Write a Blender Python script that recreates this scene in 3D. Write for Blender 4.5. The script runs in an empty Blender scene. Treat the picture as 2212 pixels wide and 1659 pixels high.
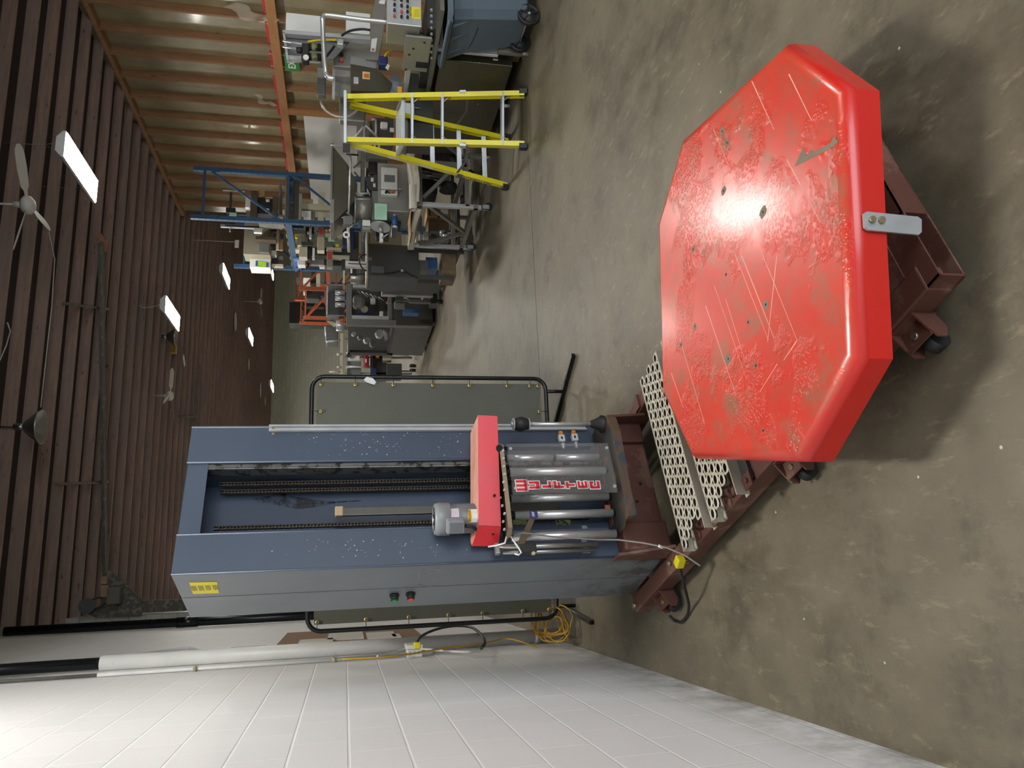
import bpy, bmesh, math, random
from mathutils import Vector as V, Matrix as MX
random.seed(7)
PI = math.pi
scn = bpy.context.scene
COL = scn.collection
# ---------------------------------------------------------------- camera
FPX = 1661.0
EYE = V((0, 0, 1.68))
def _rot(yaw, pitch, roll):
    cy, sy, cp, sp = math.cos(yaw), math.sin(yaw), math.cos(pitch), math.sin(pitch)
    fwd = V((sy*cp, cy*cp, -sp)); right = V((cy, -sy, 0)); down = fwd.cross(right)
    cr, sr = math.cos(roll), math.sin(roll)
    return right*cr + down*sr, down*cr - right*sr, fwd
RIGHT, DOWN, FWD = _rot(*[math.radians(a) for a in (13.40, 12.16, -0.52)])
cam_data = bpy.data.cameras.new('camera')
cam = bpy.data.objects.new('camera', cam_data); COL.objects.link(cam)
cam_data.sensor_fit = 'HORIZONTAL'; cam_data.sensor_width = 36.0
cam_data.lens = FPX*36.0/2212.0
cam_data.clip_start = 0.05; cam_data.clip_end = 200
mw = MX.Identity(4)      # the phone was held upright and the picture stored on its side
for i in range(3):
    mw[i][0] = DOWN[i]; mw[i][1] = RIGHT[i]; mw[i][2] = -FWD[i]; mw[i][3] = EYE[i]
cam.matrix_world = mw
scn.camera = cam
# ---------------------------------------------------------------- world, exposure
world = bpy.data.worlds.new('daylight'); scn.world = world; world.use_nodes = True
bg = world.node_tree.nodes['Background']
bg.inputs[0].default_value = (0.86, 0.93, 1.0, 1); bg.inputs[1].default_value = 1.5
vs = scn.view_settings
vs.view_transform = 'Standard'; vs.look = 'None'; vs.gamma = 1.0; vs.exposure = 1.9; vs.use_curve_mapping = False
LAMP = 30.0            # emission of the ceiling lamp lenses

# ---------------------------------------------------------------- measuring helpers (photo point + its real plane -> place)
def ray(x, y):
    return (RIGHT*(829.5-y) + DOWN*(x-1106.0) + FWD*FPX).normalized()
def at(x, y, X=None, Y=None, Z=None, pl=None):
    d = ray(x, y)
    if Z is not None: t = (Z-EYE.z)/d.z
    elif X is not None: t = X/d.x
    elif Y is not None: t = Y/d.y
    else: t = (pl[0]-EYE).dot(pl[1])/d.dot(pl[1])
    return EYE + d*t
# ---------------------------------------------------------------- materials
def lin(h):
    h = h.lstrip('#'); out = []
    for i in (0, 2, 4):
        c = int(h[i:i+2], 16)/255.0
        out.append(c/12.92 if c <= 0.04045 else ((c+0.055)/1.055)**2.4)
    return tuple(out)+(1.0,)
MATS = {}
class NT:
    def __init__(s, name):
        s.m = bpy.data.materials.new(name); s.m.use_nodes = True; s.t = s.m.node_tree
        s.b = s.t.nodes['Principled BSDF']; s.o = s.t.nodes['Material Output']
    def n(s, typ, **kw):
        nd = s.t.nodes.new(typ)
        for k, v in kw.items():
            if k.startswith('i_'): nd.inputs[k[2:].replace('_', ' ')].default_value = v
            else: setattr(nd, k, v)
        return nd
    def l(s, a, b): s.t.links.new(a, b)
    def pos(s):
        g = s.n('ShaderNodeNewGeometry'); return g.outputs['Position']
    def noise(s, scale, detail=4, rough=.55, vec=None, sc=None):
        nd = s.n('ShaderNodeTexNoise'); nd.inputs['Scale'].default_value = scale
        nd.inputs['Detail'].default_value = detail; nd.inputs['Roughness'].default_value = rough
        if vec is None: vec = s.n('ShaderNodeTexCoord').outputs['Object']
        if sc:
            mp_ = s.n('ShaderNodeMapping'); mp_.inputs['Scale'].default_value = sc; s.l(vec, mp_.inputs[0]); vec = mp_.outputs[0]
        s.l(vec, nd.inputs['Vector']); return nd.outputs['Fac']
    def ramp(s, fac, a, b):
        r = s.n('ShaderNodeMapRange'); r.inputs[1].default_value = a; r.inputs[2].default_value = b
        s.l(fac, r.inputs[0]); return r.outputs[0]
    def mix(s, fac, a, b):
        m = s.n('ShaderNodeMix', data_type='RGBA')
        if isinstance(fac, (int, float)): m.inputs[0].default_value = fac
        else: s.l(fac, m.inputs[0])
        for i, c in ((6, a), (7, b)):
            if isinstance(c, str): m.inputs[i].default_value = lin(c)
            elif isinstance(c, tuple): m.inputs[i].default_value = c
            else: s.l(c, m.inputs[i])
        return m.outputs[2]
    def bump(s, h, strength=.3, dist=.01):
        b = s.n('ShaderNodeBump'); b.inputs['Strength'].default_value = strength; b.inputs['Distance'].default_value = dist
        s.l(h, b.inputs['Height']); s.l(b.outputs[0], s.b.inputs['Normal'])
def pm(name, col, rough=.5, metal=0.0, var=.18, scale=6.0, bump=0.0, dirt=None, spec=.5, sc=None, rvar=.1, alpha=None, trans=None, coat=0):
    """painted / bare surface with procedural unevenness; dirt = (colour, threshold, scale)"""
    if name in MATS: return MATS[name]
    k = NT(name); c = lin(col)
    d = tuple(v*(1-var) for v in c[:3])+(1,); e = tuple(min(1, v*(1+var)) for v in c[:3])+(1,)
    nz = k.noise(scale, sc=sc)
    out = k.mix(k.ramp(nz, .3, .7), d, e)
    if dirt:
        n2 = k.noise(dirt[2], 6, .65)
        out = k.mix(k.ramp(n2, dirt[1], dirt[1]+.08), out, dirt[0])
    k.l(out, k.b.inputs['Base Color'])
    r = k.n('ShaderNodeMapRange'); r.inputs[3].default_value = max(0.02, rough-rvar); r.inputs[4].default_value = min(1, rough+rvar)
    k.l(nz, r.inputs[0]); k.l(r.outputs[0], k.b.inputs['Roughness'])
    k.b.inputs['Metallic'].default_value = metal; k.b.inputs['Specular IOR Level'].default_value = spec
    if coat: k.b.inputs['Coat Weight'].default_value = coat; k.b.inputs['Coat Roughness'].default_value = .15
    if bump: k.bump(k.noise(scale*6, 5), bump, .004)
    if trans is not None:
        k.b.inputs['Transmission Weight'].default_value = trans; k.b.inputs['IOR'].default_value = 1.45
    if alpha is not None: k.b.inputs['Alpha'].default_value = alpha
    MATS[name] = k.m
    return k.m
# ---------------------------------------------------------------- geometry builder
class B:
    def __init__(s): s.bm = bmesh.new(); s.mi = 0
    def _f(s, vs, smooth=False):
        try:
            f = s.bm.faces.new(vs); f.smooth = smooth; f.material_index = s.mi; return f
        except ValueError: return None
    def box(s, a, b, bev=0.0, mx=None):
        a, b = V(a), V(b)
        lo = V([min(a[i], b[i]) for i in range(3)]); hi = V([max(a[i], b[i]) for i in range(3)])
        t = bmesh.new(); bmesh.ops.create_cube(t, size=1)
        for v in t.verts: v.co = V([lo[i]+(v.co[i]+.5)*(hi[i]-lo[i]) for i in range(3)])
        if bev:
            bev = min(bev, .45*min(hi[i]-lo[i] for i in range(3)))
            bmesh.ops.bevel(t, geom=list(t.edges), offset=bev, segments=2, profile=.5, affect='EDGES')
        s.add(t, mx); return s
    def add(s, t, mx=None):
        mp_ = {}
        for v in t.verts: mp_[v] = s.bm.verts.new(mx @ v.co if mx else v.co)
        for f in t.faces:
            g = s._f([mp_[v] for v in f.verts], f.smooth)
        t.free()
    def bar(s, p, q, w, h, up=(0, 0, 1), bev=0.0):
        """rectangular bar from p to q, w across, h along up"""
        p, q = V(p), V(q); d = q-p; L = d.length; z = d/L; upv = V(up)
        x = upv.cross(z)
        if x.length < 1e-4: x = V((1, 0, 0)).cross(z)
        x.normalize(); y = z.cross(x)
        mx = MX((x, y, z)).transposed().to_4x4(); mx.translation = p
        return s.box((-w/2, -h/2, 0), (w/2, h/2, L), bev, mx)
    def cyl(s, p, q, r, r2=None, n=16, cap=True):
        p, q = V(p), V(q); r2 = r if r2 is None else r2
        z = (q-p).normalized(); x = z.orthogonal().normalized(); y = z.cross(x)
        A, C = [], []
        for i in range(n):
            a = 2*PI*i/n; d = x*math.cos(a)+y*math.sin(a)
            A.append(s.bm.verts.new(p+d*r)); C.append(s.bm.verts.new(q+d*r2))
        for i in range(n):
            j = (i+1) % n; s._f([A[i], A[j], C[j], C[i]], True)
        if cap: s._f(A[::-1]); s._f(C)
        return s
    def tube(s, pts, r, n=8, closed=False, cap=True):
        pts = [V(p) for p in pts]; m = len(pts); rings = []; x = None
        for i, p in enumerate(pts):
            a = pts[(i-1) % m] if (closed or i > 0) else p
            b = pts[(i+1) % m] if (closed or i < m-1) else p
            t = (b-a).normalized()
            if x is None: x = t.orthogonal().normalized()
            x = (x - t*x.dot(t))
            if x.length < 1e-6: x = t.orthogonal()
            x.normalize(); y = t.cross(x)
            rings.append([s.bm.verts.new(p+(x*math.cos(2*PI*k/n)+y*math.sin(2*PI*k/n))*r) for k in range(n)])
        for i in range(m if closed else m-1):
            A, C = rings[i], rings[(i+1) % m]
            for k in range(n):
                l = (k+1) % n; s._f([A[k], A[l], C[l], C[k]], True)
        if cap and not closed: s._f(rings[0][::-1]); s._f(rings[-1])
        return s
    def prism(s, pts, ext):
        pts = [V(p) for p in pts]; ext = V(ext)
        A = [s.bm.verts.new(p) for p in pts]; C = [s.bm.verts.new(p+ext) for p in pts]; n = len(pts)
        s._f(A[::-1]); s._f(C)
        for i in range(n):
            j = (i+1) % n; s._f([A[i], A[j], C[j], C[i]])
        return s
    def lathe(s, prof, o, axis=(0, 0, 1), n=24):
        o = V(o); z = V(axis).normalized(); x = z.orthogonal().normalized(); y = z.cross(x); R = []
        for r, h in prof:
            R.append([s.bm.verts.new(o+z*h+(x*math.cos(2*PI*k/n)+y*math.sin(2*PI*k/n))*max(r, 1e-4)) for k in range(n)])
        for a, b in zip(R, R[1:]):
            for k in range(n):
                l = (k+1) % n; s._f([a[k], a[l], b[l], b[k]], True)
        return s
    def quad(s, a, b, c, d, sm=False): s._f([s.bm.verts.new(V(p)) for p in (a, b, c, d)], sm); return s
    def poly(s, pts): s._f([s.bm.verts.new(V(p)) for p in pts]); return s
    def clusters(s):
        """loose pieces that stand clear of one another"""
        seen, out = set(), []
        for v in s.bm.verts:
            if v in seen: continue
            st, isl = [v], []
            seen.add(v)
            while st:
                w = st.pop(); isl.append(w)
                for e in w.link_edges:
                    o = e.other_vert(w)
                    if o not in seen: seen.add(o); st.append(o)
            lo = [min(w.co[i] for w in isl)-.0015 for i in range(3)]; hi = [max(w.co[i] for w in isl)+.0015 for i in range(3)]
            out.append([lo, hi, isl])
        go = True
        while go and len(out) < 120:
            go = False
            for i in range(len(out)):
                for j in range(i+1, len(out)):
                    a, c = out[i], out[j]
                    if all(a[0][q] <= c[1][q] and c[0][q] <= a[1][q] for q in range(3)):
                        out[i] = [[min(a[0][q], c[0][q]) for q in range(3)], [max(a[1][q], c[1][q]) for q in range(3)], a[2]+c[2]]; out.pop(j); go = True; break
                if go: break
        return [o[2] for o in out]
    def build(s, name, mats, parent=None):
        if not isinstance(mats, (list, tuple)): mats = [mats]
        if parent is not None and not any(w in name for w in WHOLE):
            cl = s.clusters()
            if 1 < len(cl) <= 30:
                idx = {v: i for i, c in enumerate(cl) for v in c}; parts = [B() for _ in cl]; mp_ = {}
                for v in s.bm.verts: mp_[v] = parts[idx[v]].bm.verts.new(v.co)
                for f in s.bm.faces:
                    g = parts[idx[f.verts[0]]]._f([mp_[v] for v in f.verts], f.smooth)
                    if g: g.material_index = f.material_index
                s.bm.free()
                return [q._build(name, mats, parent) for q in parts][0]
        return s._build(name, mats, parent)
    def _build(s, name, mats, parent=None):
        bmesh.ops.recalc_face_normals(s.bm, faces=s.bm.faces[:])
        if parent is not None and parent.name in ROOTM:
            inv = ROOTM[parent.name]
            for v in s.bm.verts: v.co = inv @ v.co
        me = bpy.data.meshes.new(name); s.bm.to_mesh(me); s.bm.free()
        for m in mats: me.materials.append(m)
        o = bpy.data.objects.new(name, me); COL.objects.link(o)
        if parent is not None:
            o.parent = parent
            if parent.name in ROOTM: ROOTM[o.name] = ROOTM[parent.name]
        else:                                     # a top-level mesh gets its origin at its base
            bb = [V(c) for c in o.bound_box]
            lo = V([min(c[i] for c in bb) for i in range(3)]); hi = V([max(c[i] for c in bb) for i in range(3)])
            c = V(((lo.x+hi.x)/2, (lo.y+hi.y)/2, lo.z))
            me.transform(MX.Translation(-c)); o.location = c
            ROOTM[o.name] = MX.Translation(-c)
        return o
ROOTM = {}
WHOLE = ('print', 'spatter', 'mark', 'slots', 'chain', 'plank', 'scratch', 'lettering', 'name', 'turntable', 'loose', 'label')
def tag(o, label, cat, group=None, kind=None):
    o['label'] = label; o['category'] = cat
    if group: o['group'] = group
    if kind: o['kind'] = kind
    return o
def thing(name, label, cat, loc=(0, 0, 0), group=None, mx=None):
    o = bpy.data.objects.new(name, None); COL.objects.link(o); o.empty_display_size = .2
    if mx is not None: o.matrix_world = mx; ROOTM[o.name] = MX.Identity(4)      # parts given in the thing's own frame
    else: o.location = loc; ROOTM[o.name] = MX.Translation(-V(loc))             # parts given in room coordinates
    return tag(o, label, cat, group)
def struct(o): o['kind'] = 'structure'; return o
def RB(b, x0, x1, y0, y1, Y, d, bev=0.0, dz=0):
    """box whose near face stands at depth Y over that stretch of the photograph, d deep"""
    xm, ym = (x0+x1)/2, (y0+y1)/2
    b.box((at(xm, y1, Y=Y).x, Y, at(x1, ym, Y=Y).z), (at(xm, y0, Y=Y).x, Y+d, at(x0, ym, Y=Y).z), bev); return b
def SB(b, x0, x1, y0, y1, X, d, bev=0.0):
    """box whose left face stands at X, seen over that stretch of the photograph, d deep"""
    xm, ym = (x0+x1)/2, (y0+y1)/2
    b.box((X, at(xm, y0, X=X).y, at(x1, ym, X=X).z), (X+d, at(xm, y1, X=X).y, at(x0, ym, X=X).z), bev); return b
def letters(b, txt, size, mx, off=0.0, thick=.0006, align='CENTER'):
    cu = bpy.data.curves.new('lettering', 'FONT'); cu.body = txt; cu.size = size; cu.offset = off; cu.extrude = thick
    cu.align_x = align; cu.align_y = 'CENTER'; cu.resolution_u = 3
    ob = bpy.data.objects.new('lettering', cu); COL.objects.link(ob)
    dg = bpy.context.evaluated_depsgraph_get(); me = bpy.data.meshes.new_from_object(ob.evaluated_get(dg))
    t = bmesh.new(); t.from_mesh(me); b.add(t, mx)
    bpy.data.objects.remove(ob); bpy.data.curves.remove(cu); bpy.data.meshes.remove(me)
def fr(o, x, y):
    """frame with text x and y axes"""
    x = V(x).normalized(); y = V(y); y = (y-x*y.dot(x)).normalized(); z = x.cross(y)
    m = MX((x, y, z)).transposed().to_4x4(); m.translation = V(o); return m
# ================================================================ the hall
XL, XR, ZJ, YB, XF = -0.616, 8.5, 5.6, 42.5, 20.0
YN = -4.0
k = NT('concrete_floor'); P_ = k.pos()
big = k.noise(.9, 6, .62, P_); mid = k.noise(5.0, 8, .7, P_, (1, .55, 1)); fine = k.noise(60, 4, .7, P_, (1, .35, 1)); blot = k.noise(2.1, 7, .75, P_)
c1 = k.mix(k.ramp(big, .36, .62), '#4f4738', '#7b725f')
c1 = k.mix(k.ramp(mid, .35, .72), c1, '#7f7662')
mm = k.n('ShaderNodeMath', operation='MULTIPLY'); k.l(k.ramp(blot, .52, .66), mm.inputs[0]); mm.inputs[1].default_value = .6
c1 = k.mix(mm.outputs[0], c1, '#463f33')
mm2 = k.n('ShaderNodeMath', operation='MULTIPLY'); k.l(k.ramp(k.noise(22, 7, .75, P_, (1, .3, 1)), .56, .68), mm2.inputs[0]); mm2.inputs[1].default_value = .5
c1 = k.mix(mm2.outputs[0], c1, '#a89b7c')
mm3 = k.n('ShaderNodeMath', operation='MULTIPLY'); k.l(fine, mm3.inputs[0]); mm3.inputs[1].default_value = .35
c1 = k.mix(mm3.outputs[0], c1, '#4f493d')
vor = k.n('ShaderNodeTexVoronoi'); vor.inputs['Scale'].default_value = 5.5; k.l(P_, vor.inputs['Vector'])
c1 = k.mix(k.ramp(vor.outputs['Distance'], .035, .02), c1, '#d8cfb8')
k.l(c1, k.b.inputs['Base Color'])
rr = k.n('ShaderNodeMapRange'); rr.inputs[3].default_value = .38; rr.inputs[4].default_value = .62; k.l(mid, rr.inputs[0]); k.l(rr.outputs[0], k.b.inputs['Roughness'])
k.bump(fine, .12, .004); M_FLOOR = k.m
M_JOINT = pm('joint_filler', '#3a352c', .8)
b = B(); b.box((XL-.3, YN, -.15), (XF, YB+.3, 0))
floor = struct(b.build('floor', M_FLOOR))
b = B(); b.bar((XL, 6.43, .0004), (XF, 6.47, .0004), .006, .0016); b.build('saw_joint', M_JOINT, floor)

def block_mat(name, c_a, c_b, c_m, axis, off, bump=.55, stain=None, msz=.009):
    k = NT(name); P_ = k.pos(); s = k.n('ShaderNodeSeparateXYZ'); k.l(P_, s.inputs[0])
    cb = k.n('ShaderNodeCombineXYZ')
    def sub(o, v):
        m = k.n('ShaderNodeMath', operation='SUBTRACT'); k.l(o, m.inputs[0]); m.inputs[1].default_value = v; return m.outputs[0]
    k.l(sub(s.outputs[axis], off), cb.inputs[0]); k.l(sub(s.outputs[2], .034-.2032*10), cb.inputs[1])
    br = k.n('ShaderNodeTexBrick'); k.l(cb.outputs[0], br.inputs['Vector'])
    for n_, v in (('Scale', 1.0), ('Mortar Size', msz), ('Mortar Smooth', .55), ('Brick Width', .4064), ('Row Height', .2032), ('Bias', 0.0)): br.inputs[n_].default_value = v
    br.inputs['Color1'].default_value = lin(c_a); br.inputs['Color2'].default_value = lin(c_b); br.inputs['Mortar'].default_value = lin(c_m)
    gr = k.noise(55, 5, .7, P_); lo = k.noise(1.3, 5, .6, P_)
    c = k.mix(k.ramp(lo, .3, .75), br.outputs['Color'], c_b)
    g2 = k.n('ShaderNodeMath', operation='MULTIPLY'); k.l(k.ramp(gr, .55, .75), g2.inputs[0]); g2.inputs[1].default_value = .25
    c = k.mix(g2.outputs[0], c, c_m)
    if stain:      # grime along the foot of the wall
        zz = k.ramp(s.outputs[2], .35, .0); st = k.n('ShaderNodeMath', operation='MULTIPLY'); k.l(zz, st.inputs[0]); k.l(k.ramp(k.noise(6, 6, .7, P_), .35, .75), st.inputs[1])
        c = k.mix(st.outputs[0], c, stain)
    k.l(c, k.b.inputs['Base Color']); k.b.inputs['Roughness'].default_value = .55
    a = k.n('ShaderNodeMath', operation='MULTIPLY_ADD'); k.l(gr, a.inputs[0]); a.inputs[1].default_value = .25
    inv = k.n('ShaderNodeMath', operation='SUBTRACT'); inv.inputs[0].default_value = 1.0; k.l(br.outputs['Fac'], inv.inputs[1]); k.l(inv.outputs[0], a.inputs[2])
    k.bump(a.outputs[0], bump, .006); return k.m
M_WALL = block_mat('white_painted_block', '#e2e1e0', '#e8e7e6', '#f7f6f4', 1, 3.14+.2032, stain='#6d675b', bump=.35, msz=.0055)
M_BACK = block_mat('grey_block', '#cfcfbd', '#c0c0ae', '#a5a597', 0, 0)
M_PIL = block_mat('raw_block', '#8e8b82', '#9a978d', '#6b675e', 0, -.6)
b = B(); b.box((XL-.25, YN, -.05), (XL, YB, 5.85)); struct(b.build('wall_left', M_WALL))
b = B(); b.box((XL-.25, YB, -.05), (XF, YB+.25, 5.85)); struct(b.build('wall_back', M_BACK))
b = B(); b.box((XF, YN, -.05), (XF+.2, YB, 5.85)); struct(b.build('wall_far_side', M_BACK))
b = B(); b.box((XL, 11.6, 0), (-.478, 12.0, 5.28), .004); struct(b.build('trim_1', M_PIL))
# front wall behind the camera with a tall open doorway (daylight comes in here)
b = B(); b.box((XL-.25, YN-.25, -.05), (.3, YN, 5.85)); b.box((7.0, YN-.25, -.05), (XF, YN, 5.85)); b.box((.3, YN-.25, 4.2), (7.0, YN, 5.85))
struct(b.build('wall_front', M_WALL))
# unseen bulkhead added above the frame to shade the upper wall further in
b = B(); b.box((XL, 4.95, 4.25), (2.0, 5.1, 5.84)); b.box((2.0, 4.95, 4.62), (8.5, 5.1, 5.84)); struct(b.build('shade_bulkhead', M_PIL))
# ceiling: dark deck on sawn joists
def wood(name, a, b_, g, ax, rough=.7, scale=3.0):
    k = NT(name); P_ = k.pos(); sc = [7, 7, 7]; sc[ax] = .7
    n1 = k.noise(scale, 6, .65, P_, tuple(sc)); n2 = k.noise(1.1, 4, .6, P_); n3 = k.noise(9, 3, .5, P_, tuple(3 if i != ax else .8 for i in range(3)))
    c = k.mix(k.ramp(n1, .3, .7), a, b_); c = k.mix(k.ramp(n2, .45, .75), c, g)
    m = k.n('ShaderNodeMath', operation='MULTIPLY'); k.l(k.ramp(n3, .66, .74), m.inputs[0]); m.inputs[1].default_value = .7
    c = k.mix(m.outputs[0], c, '#3b2218')
    k.l(c, k.b.inputs['Base Color']); k.b.inputs['Roughness'].default_value = rough; k.bump(n1, .25, .004); return k.m
M_JOIST = wood('old_red_joist_wood', '#7f685e', '#a08574', '#85766d', 0)
M_DECK = pm('dark_roof_deck', '#2c2422', .9, scale=2)
M_STUD = wood('stud_wood', '#80593b', '#9d7650', '#866042', 2)
M_BEAMW = wood('beam_wood', '#936337', '#aa7846', '#9c6c40', 1)
b = B(); b.box((XL-.3, YN-.3, ZJ+.148), (XF+.2, YB+.3, ZJ+.25)); ceiling = struct(b.build('ceiling', M_DECK))
y = 10.2-.61*20; ny = 0
while y < YB-.3:
    b = B(); x1 = 8.7 if y < 18.4 else XF
    b.box((XL, y, ZJ), (x1, y+.045, ZJ+.15)); b.build('joist', M_JOIST, ceiling); y += .61
# right-hand stud wall with kraft insulation under clear sheeting
k = NT('kraft_insulation'); P_ = k.pos()
c = k.mix(k.ramp(k.noise(2.0, 5, .6, P_), .3, .7), '#7b7050', '#9c9070'); k.l(c, k.b.inputs['Base Color'])
k.b.inputs['Roughness'].default_value = .33; k.b.inputs['Coat Weight'].default_value = .6; k.b.inputs['Coat Roughness'].default_value = .12
k.bump(k.noise(7, 5, .7, P_, (1, 1.6, .5)), .55, .03); M_KRAFT = k.m
b = B(); b.box((XR+.09, 2.0, 0), (XR+.3, 18.3, 5.84)); wr = struct(b.build('wall_right', M_KRAFT))
y = 10.96-.61*13
while y < 18.2:
    b = B(); b.box((XR-.05, y, 0), (XR+.1, y+.042, ZJ-.06)); b.build('stud', M_STUD, wr); y += .61
b = B(); b.box((XR-.06, 2, ZJ-.07), (XR+.1, 18.3, ZJ)); b.build('top_plate', M_STUD, wr)
b = B(); b.box((XR-.09, 2, 2.79), (XR-.05, 16.0, 2.94), .004); b.build('ledger', M_BEAMW, wr)
b = B()
for i in range(9): b.box((XR-.062, 9.6+i*.7, 2.93), (XR-.052, 9.6+i*.7+.5, 2.985))
b.build('red_tape_edge', pm('red_tape', '#b01d1a', .6), wr)
b = B(); b.box((XR-.08, 13.5, 1.3), (XR-.05, 17.6, 2.52)); b.build('white_board_panel', pm('white_board', '#d4d2cb', .6, var=.03), wr)
b = B(); b.box((XR-.1, 13.35, 1.0), (XR-.05, 13.5, 2.79)); b.build('door_post', M_BEAMW, wr)
b = B(); b.box((XR+.3, 18.3, 0), (XF, 18.5, 5.84)); struct(b.build('wall_return', M_BACK))
# loose flaps of sheeting that catch the light
M_FILM = pm('clear_sheeting', '#cfc8b4', .12, alpha=.35, var=.05)
for (x0, y0, x1, y1, w) in ((490, 12, 585, 52, .16), (545, 205, 590, 232, .07)):
    b = B(); p, q = at(x0, y0, X=XR-.05), at(x1, y1, X=XR-.12); n = 14
    L, R_ = [], []
    for i in range(n+1):
        t = i/n; c_ = p.lerp(q, t)+V((.05*math.sin(9*t), 0, .03*math.sin(17*t))); L.append(c_+V((.02, w*.6, w*.7*(1-.4*t)))); R_.append(c_-V((.02*math.cos(5*t), w*.6, w*.7)))
    for i in range(n): b.quad(L[i], R_[i], R_[i+1], L[i+1], True)
    o = b.build('loose_sheeting', M_FILM, wr)
# ================================================================ hanging lamps
k = NT('lamp_lens'); k.b.inputs['Base Color'].default_value = (1, 1, 1, 1); k.b.inputs['Emission Color'].default_value = (1, .97, .91, 1)
k.b.inputs['Emission Strength'].default_value = LAMP; M_LENS = k.m
M_WHITE = pm('white_enamel', '#d8d8d4', .35, var=.04)
M_WIRE = pm('wire', '#8a8a86', .4, .6)
def lamp(x, y, z, label):
    t = thing('hanging_lamp', label, 'ceiling light', (x, y, z), 'hanging strip lamps under the joists')
    b = B(); pr = [(-.17, 0), (.17, 0), (.17, .03), (.09, .1), (-.09, .1), (-.17, .03)]
    b.prism([(x+u, y-.62, z+v) for u, v in pr], (0, 1.24, 0)); b.build('housing', M_WHITE, t)
    b = B(); b.box((x-.155, y-.60, z-.012), (x+.155, y+.60, z-.001)); b.build('lens', M_LENS, t)
    b = B()
    for s in (-.55, .55):
        b.cyl((x-.06, y+s, z+.1), (x, y+s, z+.25), .003, n=5); b.cyl((x+.06, y+s, z+.1), (x, y+s, z+.25), .003, n=5); b.cyl((x, y+s, z+.25), (x, y+s, ZJ+.152), .003, n=5)
    b.build('hanger_wire', M_WIRE, t)
    return t
lamp(5.1, 9.82, 5.0, 'nearest hanging lamp, large and glaring, beside the white ceiling fan')
lamp(4.98, 15.3, 5.0, 'second hanging lamp from the camera, with a small metal dome next to it')
lamp(8.15, 21.5, 5.0, 'hanging lamp just in front of the far end of the blue pallet rack')
lamp(8.15, 27.4, 5.0, 'hanging lamp right beside the far pale round dome on the dark ceiling')
lamp(8.32, 35.8, 5.0, 'smallest hanging lamp near the top of the dark back wall')
lamp(13.2, 34.1, 5.0, 'far hanging lamp half hidden behind the rack shelf machines')
lamp(.5, 3.2, 5.0, 'lamp overhead out of view, above the red turntable')
lamp(6.2, 1.8, 5.0, 'lamp overhead out of view, towards the stud wall')
for y_, lab in ((19.0, 'added unseen lamp behind the mast, halfway down the hall'), (25.5, 'added unseen lamp behind the mast, beyond the halfway one'), (32, 'added unseen lamp behind the mast, near the back wall'), (38, 'added unseen lamp behind the mast, closest to the back wall')): lamp(1.6+(y_-19)*.09, y_, 5.0, lab)  # unseen lamps added to brighten the far ceiling and back wall
# ================================================================ things on the ceiling
M_FAN = pm('fan_white', '#b9b6ae', .45, var=.06)
def fan(c, angs, L, label, rod, w=.07, grp='ceiling fans'):
    t = thing('ceiling_fan', label, 'ceiling fan', c, grp); c = V(c)
    b = B(); b.lathe([(.0, -.07), (.06, -.065), (.10, -.03), (.105, .02), (.07, .06), (.0, .065)], c, n=20); b.build('motor_housing', M_FAN, t)
    b = B(); b.cyl(c+V((0, 0, .05)), c+V((0, 0, rod)), .013, n=8); b.cyl(c+V((0, 0, .05)), c+V((0, 0, .14)), .035, n=12); b.build('downrod', M_FAN, t)
    for a in angs:
        d = V((math.cos(a), math.sin(a), 0)); s = V((-d.y, d.x, -.4)).normalized(); b = B(); L_, R_ = [], []
        prof = [(.09, .02), (.16, .025), (.2, .055), (.4, w), (.55, w*.95), (L-.05, w*.8), (L, w*.3)]
        for q, ww in prof: L_.append(c+d*q+s*ww); R_.append(c+d*q-s*ww)
        n = s.cross(d).normalized()*.005
        b.prism(L_+R_[::-1], n); b.build('blade', M_FAN, t)
    return t
fc = at(60, 443, Z=5.15)
def fa(x, y): d = at(x, y, Z=fc.z)-fc; return math.atan2(d.y, d.x)
a0 = fa(40, 320)
fan(fc, [a0, fa(25, 548), fa(104, 490)], .66, 'large white three-blade ceiling fan beside the nearest glaring lamp', ZJ-fc.z)
fan(at(563, 652, Z=4.95), [.3, 2.4, 4.5], .66, 'distant white ceiling fan over the orange rack', ZJ-4.95)
fan(at(367, 855, Z=5.3), [.1, 2.2, 4.3], .62, 'dim ceiling fan close to the joists just above the tall blue column', ZJ-5.3)
M_GALV = pm('galvanised', '#9c9c98', .32, .85, var=.12)
def dome(c, r, label, f=1.0):
    b = B(); b.lathe([(.04, .2*f), (.07, .18*f), (r*.62, .11*f), (r*.9, .03*f), (r, 0), (r-.006, 0), (r*.6, .09*f), (.0, .15*f)], c, n=28)
    b.cyl(V(c)+V((0, 0, .18*f)), V(c)+V((0, 0, .2*f+(.1 if f == 1 else .002))), .04, n=12); b.cyl(V(c)+V((0, 0, .2*f)), V((c[0], c[1], ZJ+.152)), .01, n=8)
    tag(b.build('dome_lamp', M_GALV if f == 1 else pm('pale_disc', '#c9c7bd', .6)), label, 'ceiling light', 'unlit metal dome lamps')
dome(at(90, 922, Z=5.28), .21, 'largest unlit metal dome lamp on the near left part of the ceiling')
dome(at(381, 728, Z=5.28), .2, 'small metal dome right beside the second hanging lamp')
dome(at(509, 695, Z=5.56), .35, 'pale round dome on the dark ceiling between the lamps and the distant fan', .15)
dome(at(563, 842, Z=5.56), .37, 'far round dome beside the smallest hanging lamp', .15)
dome(at(538, 787, Z=5.56), .24, 'tiny dome between the two far lamps above the back wall', .15)
dome(at(573, 867, Z=5.56), .24, 'tiny dome close to the blue column top and back wall', .15)
M_BRACE = pm('dusty_steel', '#66645c', .7, .3, dirt=('#85816f', .55, 9))
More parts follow.
